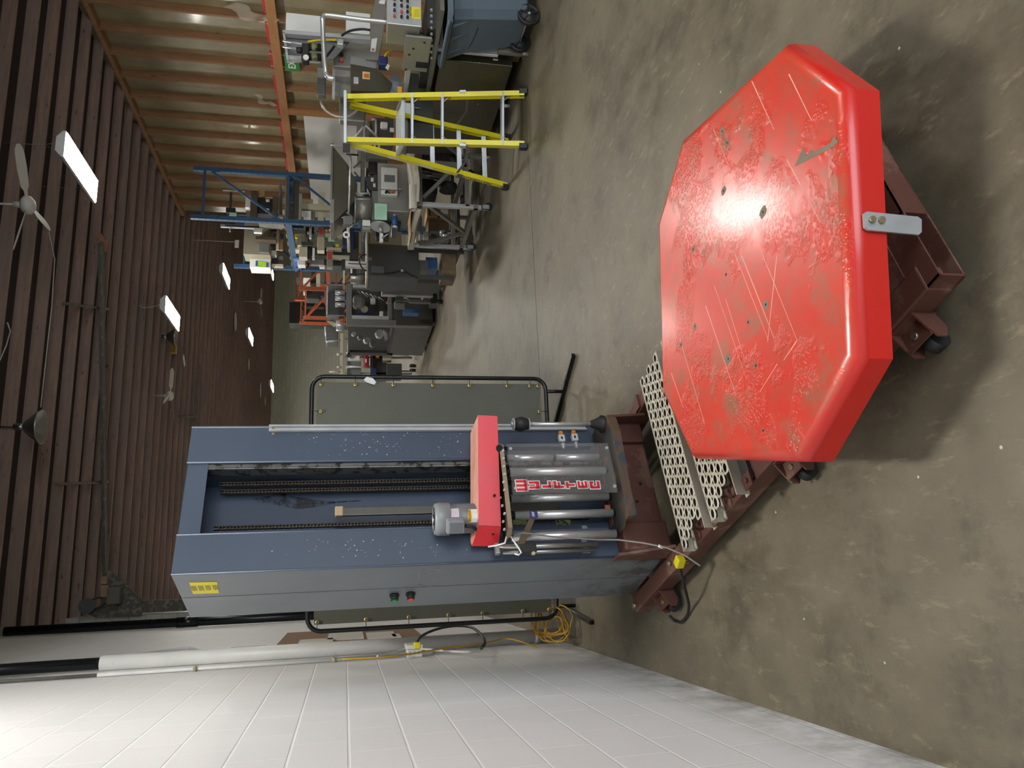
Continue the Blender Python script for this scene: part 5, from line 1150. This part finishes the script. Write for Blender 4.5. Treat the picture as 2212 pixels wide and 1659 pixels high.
# ---- film packing machine with glazed front
YV, XV = 14.2, at(800, 701, Y=14.2).x
t = thing('film_packer', 'tall grey cabinet packing machine with glazed doors and steel hopper frame on top', 'machine', (5.4, 15, 0))
rb(t, 'corner_post', M_GREYP, 748, 926, 690, 703, YV, .14, .006); rb(t, 'door_frame', M_GREYP, 748, 760, 612, 690, YV+.02, .1, .004); rb(t, 'door_frame', M_ALU, 762, 830, 615, 622, YV+.02, .1, .004); rb(t, 'door_frame', M_GREYP, 838, 846, 622, 690, YV+.02, .1, .004); rb(t, 'door_sill', M_ALU, 760, 840, 682, 690, YV, .06)
rb(t, 'lower_panel', M_DGREY, 846, 920, 655, 690, YV+.02, .6, .006); rb(t, 'back_wall', M_DGREY, 750, 910, 612, 690, YV+.75, .05)
rb(t, 'forming_cone', M_SSD, 762, 790, 634, 662, YV+.3, .3, .08); rb(t, 'blue_panel', M_BLUED, 768, 800, 662, 682, YV+.5, .05); cy(t, 'cream_disc', M_CREAM, at(787, 668, Y=YV+.45), at(787, 668, Y=YV+.4), .07, 20); rb(t, 'gear_head', M_ALU, 800, 812, 640, 655, YV+.3, .1, .02); rb(t, 'valve_block', M_BLACK, 818, 835, 630, 650, YV+.3, .15, .01); rb(t, 'amber_lamp', M_AMBER, 834, 840, 652, 656, YV+.25, .03); rb(t, 'hose_loop', M_LABW, 820, 828, 672, 684, YV+.35, .03, .01)
for i in range(6): tb(t, 'linkage', M_ALU if i % 2 else M_SSD, [at(772+i*9, 626+3*i, Y=YV+.25), at(785+i*9, 640+2*i, Y=YV+.3)], .012)
sbx(t, 'side_panel', M_DGREY, 848, 924, 703, 768, XV, .5, .006)
b = B(); SB(b, 752, 756, 704, 766, XV, .06); SB(b, 842, 848, 704, 766, XV, .06); SB(b, 752, 848, 762, 768, XV, .06); b.build('side_window_frame', M_BLACK, t)
sbx(t, 'inner_dark', M_BLACK, 756, 842, 705, 762, XV+.5, .05)
for i in range(5): p = at(765+i*14, 720+7*(i % 4), X=XV+.2); cy(t, 'inner_drum', M_SSD if i % 2 else M_ALU, p, p+V((.0, .12, .02)), .04+.012*i, 14)
pz_(t, 'shiny_chute', M_SSB, ((828, 712), (836, 720), (838, 732), (832, 736)), YV+1.2, .05)
for y0 in (690, 760): 
    p = at(930, y0, Z=.06) if False else None
b = B(); b.cyl((XV+.08, YV+.1, .0), (XV+.08, YV+.1, .12), .04, n=12); b.build('foot', M_ALU, t); b = B(); b.cyl((XV+.08, YV+1.5, .0), (XV+.08, YV+1.5, .12), .04, n=12); b.build('foot', M_ALU, t); b = B(); b.box((XV+.02, YV+.05, .1), (XV+.9, YV+1.6, .16)); b.build('base_rail', M_BLACK, t)
hf = rb(t, 'hopper_frame', M_SSD, 706, 745, 614, 617, YV, .4); rb(t, 'hopper_frame', M_SSD, 706, 745, 680, 683, YV, .4); rb(t, 'hopper_frame', M_SSB, 705, 708, 614, 683, YV, .05); rb(t, 'hopper_back', M_DGREY, 708, 745, 617, 680, YV+.4, .03)
for y0 in (629, 641, 655): 
    p0, p1 = at(745, y0+4, Y=YV+.05), at(724, y0+4, Y=YV+.05); cy(t, 'hopper_cup', M_SSB, p0, (p0.x, p0.y, p1.z), .045, 16)
cy(t, 'bright_can', M_SSB, at(743, 704, Y=YV+.2), at(726, 704, Y=YV+.2), .10, 24); rb(t, 'orange_beacon', pm('beacon_orange', '#cc4a22', .4), 733, 743, 687, 694, YV+.1, .08, .01); pz_(t, 'angled_sheet', M_CREAM, ((706, 684), (712, 684), (728, 702), (722, 706), (707, 694)), YV+.3, .02); rb(t, 'grey_crate', M_GREYP, 704, 730, 705, 735, YV+.9, .5, .01)
tb(t, 'crate_rail', M_SSB, [at(704, 738, Y=YV+.9), at(736, 735, Y=YV+.9)], .02); tb(t, 'crate_rail', M_SSB, [at(703, 705, Y=YV+.9), at(705, 738, Y=YV+.9)], .02)
t = thing('infeed_arm', 'pale grey steel arm frame standing in front of the glazed packing machine', 'frame', (5, 13.5, 0))
rb(t, 'arm_beam', M_ALU, 824, 936, 628, 638, 13.2, .12, .006); rb(t, 'arm_post', M_ALU, 824, 833, 598, 632, 13.25, .12, .006); rb(t, 'lower_beam', M_GREYP, 885, 940, 647, 653, 13.4, .1, .004); rb(t, 'pale_leg', pm('pale_blue_leg', '#8b98a4', .45), 880, 930, 608, 616, 13.0, .08, .006); rb(t, 'leg_sleeve', MATS['pale_blue_leg'], 905, 925, 606, 617, 12.98, .1, .006)
for y0, x0 in ((600, 955), (612, 935), (648, 946)): p = at(x0, y0, Y=13.0); b = B(); b.lathe([(0, -.03), (.05, -.03), (.05, .03), (0, .03)], (p.x, 13.1, .05), (1, 0, 0), 16); b.build('castor', M_BLACK, t)
rb(t, 'base_bar', M_DGREY, 930, 945, 600, 655, 13.3, .3); rb(t, 'sign_box', pm('olive_box', '#62695c', .5), 855, 872, 640, 652, 13.3, .05); rb(t, 'control_tablet', M_GREYP, 852, 875, 651, 667, 13.35, .05, .01); rb(t, 'blue_tank', M_BLUEP, 925, 945, 618, 640, 13.9, .3); rb(t, 'blue_tray', M_BLUEP, 872, 905, 668, 676, 13.7, .2)
for i in range(9): tb(t, 'hose', (M_BLACK, M_LABW, M_SSD)[i % 3], smooth([at(846+3*i, 600+6*i, Y=13.6), at(858+3*i, 603+6*i, Y=13.55), at(868+2*i, 612+5*i, Y=13.6)]), .013)
t = thing('conveyor_motor', 'dark conveyor drive head with grey cylinders left of the blue rack foot', 'machine', (5, 12.2, 0))
cy(t, 'cylinder', M_SSD, at(757, 602, Y=12.2), at(795, 602, Y=12.2), .085, 22); rb(t, 'head_plate', M_CREAM, 741, 745, 575, 612, 12.1, .3); rb(t, 'motor', M_DGREY, 775, 800, 580, 592, 12.1, .2, .02); rb(t, 'plate', M_BLACK, 755, 770, 578, 594, 12.1, .2); rb(t, 'brand_plate', M_LABW, 757, 761, 580, 590, 12.09, .01)
for i in range(6): p = at(800+6*i, 603-2*(i % 3), Y=12.15); cy(t, 'fitting', M_ALU if i % 2 else M_BLACK, p, p+V((.03, -.05, .02)), .03, 10)
rb(t, 'stand', M_DGREY, 800, 955, 580, 610, 12.5, .5)
for y_ in (583, 604): rb(t, 'stand_leg', M_DGREY, 955, 972, y_, y_+4, 12.55, .06)
# ================================================================ far end of the aisle
t = thing('lathe_cart', 'far machine cart with two red castings and a long cream plank on top', 'machine', (5.3, 19, 0))
YF = 18.6
for y_ in (732, 770, 805): rb(t, 'frame_post', M_SSD, 745, 890, y_, y_+3, YF+.2, .06)
rb(t, 'bench', M_DGREY, 800, 806, 728, 818, YF, .7); rb(t, 'black_stand', M_DGREY, 835, 868, 785, 815, YF-.1, .4, .01); rb(t, 'dark_base', M_DGREY, 806, 835, 735, 815, YF+.2, .5); rb(t, 'cabinet', M_DGREY, 822, 845, 737, 760, YF-.1, .4, .01)
rb(t, 'plank', M_CREAM, 735, 741, 720, 815, YF-.1, .12, .004)
o = rb(t, 'red_casting', M_MED, 780, 797, 748, 766, YF-.1, .2, .04); cy(t, 'casting_ring', M_ALU, at(793, 758, Y=YF-.12), at(793, 758, Y=YF-.16), .04, 16); rb(t, 'red_casting', M_MED, 786, 797, 767, 792, YF-.1, .2, .03); rb(t, 'casting_label', M_LABW, 789, 792, 775, 783, YF-.11, .01)
rb(t, 'white_block', M_CREAM, 827, 846, 759, 778, YF-.15, .25, .01); rb(t, 'blue_box', M_BLUED, 802, 813, 795, 812, YF-.1, .2, .004); rb(t, 'yellow_tag', M_AMBER, 812, 819, 765, 772, YF-.1, .06); rb(t, 'clear_box', M_PLAST, 748, 762, 740, 760, YF, .2, .01); rb(t, 'white_case', M_WHITE, 752, 777, 768, 778, YF, .2, .01); rb(t, 'grey_case', M_GREYP, 750, 780, 780, 812, YF+.1, .2); rb(t, 'white_motor', M_WHITE, 765, 780, 745, 754, YF, .2, .02)
pz_(t, 'black_arm', M_BLACK, ((748, 768), (752, 772), (770, 758), (772, 735), (764, 735), (762, 752)), YF-.12, .06)
pz_(t, 'foil_wrap', pm('foil', '#a9a49a', .25, .7, bump=.6), ((842, 735), (888, 733), (890, 750), (845, 752)), YF+.0, .3); tb(t, 'roller_bar', M_LABW, [at(848, 768, Y=YF-.1), at(882, 768, Y=YF-.1)], .04); tb(t, 'shaft', M_SSB, [at(746, 792, Y=YF), at(800, 793, Y=YF)], .03)
for y_, x_ in ((790, 886), (800, 880), (760, 893)): p = at(x_, y_, Y=YF); b = B(); b.lathe([(0, -.03), (.075, -.03), (.075, .03), (0, .03)], (p.x, YF, .076), (1, 0, 0), 16); b.build('castor', M_BLACK, t)
for y_ in (735, 770, 800): rb(t, 'leg', M_SSD, 868, 890, y_, y_+3, YF, .06)
for y_ in (765, 793): tb(t, 'bolt_end', M_SSB, [at(727, y_, Y=YF-.1), at(736, y_, Y=YF-.1)], .03)
tb(t, 'stick', M_CREAM, [at(711, 803, Y=YF-.1), at(735, 803, Y=YF-.1)], .02)
b = B(); RB(b, 625, 815, 655, 700, 33.0, .8); p = at(700, 680, Y=33); b.box((p.x-.4, 33, 0), (p.x+.4, 33.8, 1.7))
t = thing('far_machines', 'dim dark machine frame standing against the back wall under the orange rack', 'machine', (11, 33, 0)); b.build('body', M_DGREY, t)
for x0, x1, y0, y1 in ((652, 655, 640, 660), (655, 700, 662, 665), (652, 656, 670, 690)): rb(t, 'frame_bar', M_SSD, x0, x1, y0, y1, 32.5, .2)
rb(t, 'pale_box', M_LABW, 658, 663, 629, 634, 32.0, .3)
# ================================================================ pallet racks
def upright(t, X0, X1, Y, H, m, w=.08, braces=()):
    for x_ in (X0, X1):
        b = B(); b.box((x_-w/2, Y-w/2, 0), (x_+w/2, Y+w/2, H)); po = b.build('post', m, t)
        b = B(); b.box((x_-w*.75, Y-w*.75, 0), (x_+w*.75, Y+w*.75, .012)); b.build('foot_plate', m, po)
        b = B(); n = int(H/.1)
        for i in range(10, n): b.box((x_-w/2-.001, Y-.013, .05+i*.1), (x_-w/2+.001, Y+.013, .05+i*.1+.03))
        b.build('slot_marks', M_INK, po)
    for z in (H-.2, H*.62, .3): b = B(); b.bar((X0, Y, z), (X1, Y, z), .04, .04); b.build('strut', m, t)
    for z0, z1 in ((H-.28, H*.64), (H*.34, H*.60)):
        b = B(); b.bar((X0, Y, z0 if z0 > 2 and False else z1), (X1, Y, z0), .03, .04) if z0 > z1 else b.bar((X0, Y, z0), (X1, Y, z1), .03, .04); b.build('diagonal', m, t)
RY0, RY1, RX0, RX1, RH = 14.05, 16.42, 6.47, 7.45, 4.52
t = thing('pallet_rack', 'tall blue slotted pallet rack loaded with machine frames, right of the aisle', 'rack', (7, 15.2, 0))
upright(t, RX0, RX1, RY0, RH, M_BRK); upright(t, RX0, RX1, RY1, RH*.9, M_BRK)
for x_ in (RX0-.02, RX1+.02):
    for z in (2.72, 1.25): b = B(); b.box((x_-.025, RY0, z), (x_+.025, RY1, z+.12), .004); b.build('beam', M_BRK, t)
b = B(); b.box((RX0-.06, RY1-.75, 2.66), (RX0-.02, RY1+.06, 2.80), .004); bk = b.build('beam_bracket', M_BLUEP, t)
for y_ in (RY1-.28, RY1-.04):
    b = B(); b.prism([(RX0-.062, y_-.08, 2.68), (RX0-.062, y_+.08, 2.68), (RX0-.062, y_+.08, 2.78)], (-.002, 0, 0)); b.build('bracket_hole', M_DARK, bk)
b = B(); letters(b, 'U', .12, fr((RX0-.062, RY1-.62, 2.73), (0, -1, 0), (0, 0, 1))); b.build('bracket_mark', M_LABW, bk)
for i in range(6): b = B(); b.box((RX0-.05, RY0+.1+i*.37, 2.84), (RX1+.05, RY0+.28+i*.37, 2.862)); b.build('deck_board', M_WOODP, t)
for i in range(6): b = B(); b.box((RX0-.05, RY0+.1+i*.37, 1.37), (RX1+.05, RY0+.28+i*.37, 1.392)); b.build('deck_board', M_WOODP, t)
b = B(); b.box((6.62, RY0+.15, 2.61), (7.4, RY0+.2, 2.72)); b.build('support_plate', M_DGREY, t)
# on the upper shelf
ZS = 2.862
def rthing(name, label, cat, pieces, Y, base=None, group=None):
    c_ = at(pieces[0][1], (pieces[0][3]+pieces[0][4])/2, Y=Y); t = thing(name, label, cat, (c_.x, Y, base if base is not None else ZS), group)
    for nm, x0, x1, y0, y1, dy, d, m in pieces:
        b = B(); RB(b, x0, x1, y0, y1, Y+dy, d, .006)
        o = b.build(nm, m, t)
    return t
M_BRN = pm('brown_enamel', '#4f4335', .5, var=.08)
rthing('twin_panel_machine', 'brown twin panel machine on the upper rack shelf between the blue diagonals', 'machine', (('panel', 541, 556, 412, 470, 0, .08, M_BRN), ('panel', 588, 600, 424, 476, 0, .08, M_BRN), ('core', 556, 588, 428, 470, .15, .3, M_BLACK), ('base', 556, 612, 462, 474, .05, .4, M_SSD), ('belt_roll', 530, 541, 425, 448, .1, .1, M_LABW), ('belt_roll', 531, 540, 455, 470, .1, .1, M_GREYP), ('cap', 558, 572, 409, 424, .1, .1, M_CARD), ('spacer_post', 600, 612, 468, 474, .02, .05, M_CREAM), ('end_plate', 602, 606, 395, 474, .1, .5, M_GREYP), ('cylinder_block', 574, 582, 430, 434, -.02, .06, M_LABW), ('cylinder_block', 573, 581, 450, 455, -.02, .06, M_LABW)), 14.6)
rthing('robot_arm', 'dark camera arm with a mint note, sticking up left of the blue upright', 'machine', (('tag_note', 495, 511, 459, 467, -.1, .01, M_MINT), ('arm', 480, 530, 408, 412, .1, .05, M_SSD), ('arm_joint', 495, 500, 415, 470, .1, .06, M_DGREY), ('camera_head', 488, 508, 448, 459, .05, .1, M_BLACK), ('mount', 508, 612, 460, 466, .12, .06, M_DGREY)), 15.0)
rthing('tan_cabinet', 'pale grey angular machine cover on the upper shelf behind the long silver rail', 'cabinet', (('cover', 527, 585, 478, 550, .25, .4, M_TAN), ('cover_side', 560, 582, 510, 545, .2, .1, M_GREYP), ('duct', 552, 596, 511, 518, .0, .2, M_BRN), ('leg', 582, 612, 520, 530, .3, .1, M_BLACK), ('leg', 582, 612, 484, 500, .3, .1, M_BLACK)), 15.5)
rthing('slat_rail', 'silver slotted rail with white fittings across the pale machine cover', 'rail', (('rail', 476, 570, 486, 492, 0, .06, M_ALU), ('fitting', 548, 566, 492, 502, -.02, .08, M_LABW), ('slots', 486, 560, 487, 490, -.005, .01, M_BLACK), ('hook', 495, 498, 492, 500, 0, .04, M_ALU), ('stand', 570, 612, 487, 492, 0.02, .05, M_SSD)), 15.1)
o = rthing('white_feeder', 'white feeder box with a lime green note taped in blue at the rack end', 'machine', (('box', 540, 585, 542, 578, 0, .35, M_WHITE), ('top_cover', 541, 597, 540, 551, -.05, .3, M_WHITE), ('green_note', 557, 575, 564, 577, -.012, .006, pm('lime_note', '#96c23c', .6)), ('blue_tape', 552, 557, 563, 575, -.014, .006, M_BLUEP), ('blue_tape', 575, 580, 567, 577, -.014, .006, M_BLUEP), ('under_arm', 585, 612, 552, 558, .1, .1, M_GREYP), ('black_motor', 586, 600, 556, 570, .1, .15, M_BLACK), ('under_arm', 587, 612, 570, 576, .05, .1, M_CREAM)), 16.0)
rthing('plank_stack', 'curved beige boards and panel leaning at the blue beam end', 'boards', (('board', 597, 603, 484, 540, 0, .04, M_CREAM), ('board', 603, 612, 490, 540, .05, .06, M_CARD), ('wedge', 585, 600, 483, 495, .05, .1, M_CREAM), ('clip', 606, 612, 505, 515, -.02, .04, M_BLUED)), 15.7)
rthing('hanging_sign', 'small white tag hung on a string from the joists behind the rack', 'tag', (('tag', 507, 516, 518, 535, 0, .02, M_PAPER), ('cord', 418, 510, 520, 521, 0, .01, M_ALU)), 18.0, base=3.5)
# below the upper shelf
ZS2 = 1.392
rthing('tan_frame_machine', 'cream angle frame machine under the upper shelf beside the rack upright', 'machine', (('frame_top', 644, 652, 418, 478, 0, .1, M_CREAM), ('frame_side', 652, 715, 440, 453, .0, .1, M_CREAM), ('frame_foot', 687, 700, 415, 480, .1, .1, M_CREAM), ('mechanism', 655, 680, 453, 475, .1, .2, M_SSD), ('head', 655, 672, 455, 470, .0, .1, M_WHITE), ('handle', 703, 712, 463, 474, .0, .03, M_ALU), ('post', 670, 676, 430, 475, .15, .05, M_CREAM), ('base', 715, 742, 430, 480, .1, .3, M_SSD)), 14.5, base=ZS2)
t = rthing('cream_press', 'cream cast press head with a dark handle under the shelf', 'machine', (('head', 638, 658, 505, 540, 0, .2, M_CREAM), ('neck', 642, 652, 508, 530, -.1, .15, M_CREAM), ('drum', 646, 664, 533, 555, -.05, .2, M_CREAM), ('yellow_block', 637, 643, 506, 513, -.12, .08, M_YP), ('handle', 651, 676, 522, 530, -.12, .06, M_DGREY), ('ram', 664, 672, 530, 560, .05, .2, M_BLACK), ('motor', 660, 678, 490, 505, .1, .2, M_BLACK), ('tube', 663, 670, 500, 505, -.05, .05, M_LABW), ('stand', 664, 745, 535, 552, .2, .2, M_DGREY)), 15.2, base=ZS2)
t = rthing('case_sealer', 'pale case sealer with red lettering strips and a signal tower under the shelf', 'machine', (('column', 687, 700, 490, 512, 0, .15, M_TAN), ('cover', 685, 701, 512, 540, -.03, .2, M_CREAM), ('column', 706, 719, 540, 577, 0, .15, M_TAN), ('cross_bar', 702, 740, 505, 513, -.02, .1, M_CREAM), ('cross_bar', 705, 738, 534, 540, -.02, .1, M_CREAM), ('cross_bar', 718, 755, 551, 559, -.02, .1, M_CREAM), ('mint_note', 709, 723, 513, 522, -.05, .01, M_MINT), ('grey_panel', 705, 720, 515, 535, .05, .1, M_GREYP), ('yellow_cap', 725, 733, 527, 533, -.04, .05, M_YP), ('strip', 668, 673, 486, 515, -.05, .05, M_LABW), ('strip', 675, 680, 535, 560, -.05, .05, M_LABW), ('dark_drive', 740, 765, 490, 530, .1, .2, M_BLUED), ('base', 745, 775, 500, 575, .3, .3, M_DGREY)), 15.0, base=ZS2)
for x0, x1, y0, y1 in ((689, 697, 494, 508), (708, 717, 543, 560), (669, 672, 488, 494)):
    b = B(); RB(b, x0, x1, y0, y1, 14.99 if x0 > 680 else 14.94, .006); b.build('red_lettering', M_REDB, t)
p = at(710, 496, Y=14.85)
for i, m_ in enumerate((M_BLACK, M_GREEN, M_YP, M_REDB)):
    q0, q1 = at(728-6*i, 497, Y=14.85), at(722-6*i, 496.5, Y=14.85); b = B(); b.cyl(q0, q1, .022, n=14); b.build('signal_lamp', m_, t)
rthing('dark_rolls', 'dark cylinders and gearing under the shelf left of the cream frame machine', 'machine', (('block', 656, 690, 480, 486, .2, .3, M_DGREY), ('plate', 672, 700, 560, 572, 0, .1, M_SSD), ('roller', 690, 702, 572, 578, 0, .1, M_LABW), ('box', 643, 660, 555, 572, .2, .2, M_WHITE), ('base', 700, 745, 556, 574, .2, .3, M_DGREY)), 15.6, base=ZS2)
# orange racks beyond
def orack(label, X0, X1, Y0, Y1, H, zs):
    t = thing('pallet_rack', label, 'rack', ((X0+X1)/2, (Y0+Y1)/2, 0), 'orange racks')
    for y_ in (Y0, Y1):
        for x_ in (X0, X1): b = B(); b.box((x_-.05, y_-.05, 0), (x_+.05, y_+.05, H)); b.build('post', M_ORR, t)
        for z0, z1 in ((H-.1, H-1.0), (H-1.1, H-2.0)): b = B(); b.bar((X0, y_, z0), (X1, y_, z1), .05, .05); b.build('diagonal', M_ORR, t)
        for z in (H-.06, H-1.05): b = B(); b.bar((X0, y_, z), (X1, y_, z), .05, .05); b.build('strut', M_ORR, t)
    for x_ in (X0, X1):
        for z in zs: b = B(); b.box((x_-.03, Y0, z), (x_+.03, Y1, z+.13)); b.build('beam', M_ORR, t)
    return t
pa, pb2 = at(640, 595, Y=22), at(640, 640, Y=22)
orack('orange pallet rack just past the blue one', pb2.x+.1, pb2.x+1.2, 21.6, 24.3, at(645, 610, Y=21.6).z, (2.2, 1.0))
pa = at(636, 643, Y=27)
orack('second orange rack frame standing out against the dark back wall', pa.x-.05, pa.x+1.3, 27, 29.8, at(637, 630, Y=27).z, (2.3, 1.0))
rthing('rack_load', 'pale and yellow machine parts on the orange rack beam', 'machine parts', (('coil', 655, 670, 600, 612, .1, .4, M_LABW), ('gear', 683, 692, 590, 612, .1, .4, M_CREAM), ('box', 640, 655, 600, 606, .3, .4, M_DGREY), ('dark_unit', 672, 683, 585, 612, .3, .4, M_BLACK)), 22.0, base=2.33)
rthing('rack_load', 'white bracket frame between the two orange racks', 'machine parts', (('frame', 668, 670, 612, 622, 0, .2, M_LABW), ('frame', 680, 690, 612, 620, 0, .3, M_GREYP), ('box', 655, 662, 625, 632, .3, .3, M_LABW), ('body', 662, 690, 622, 645, .6, .5, M_DGREY), ('stand', 690, 862, 626, 642, .6, .4, M_DGREY)), 25.5, base=0)
rthing('blue_cabinet', 'narrow dark blue cabinet beside the second orange rack', 'cabinet', (('body', 700, 862, 612, 648, 0, .6, M_BLUED), ('edge', 695, 745, 612, 616, -.05, .1, M_BLUEP)), 25.0, base=0)
# green exit sign strung under the wall ledger
p = at(612, 128, X=XR-.06)
t = thing('exit_sign', 'green sign with a white letter hanging from two strings under the wall ledger', 'sign', (XR-.06, p.y, p.z-.2))
b = B(); b.box((XR-.075, p.y-.18, p.z-.26), (XR-.06, p.y+.28, p.z-.02)); b.build('sign_plate', pm('exit_green', '#1f7a2e', .5), t)
b = B(); letters(b, 'EXIT', .17, fr((XR-.0755, p.y+.04, p.z-.14), (0, -1, 0), (0, 0, 1)), .004); b.build('sign_lettering', M_LABW, t)
for dy in (-.12, .2): b = B(); b.tube([(XR-.067, p.y+dy, p.z-.02), (XR-.067, p.y+dy, 2.99)], .004, 5); b.build('string', M_LABW, t)
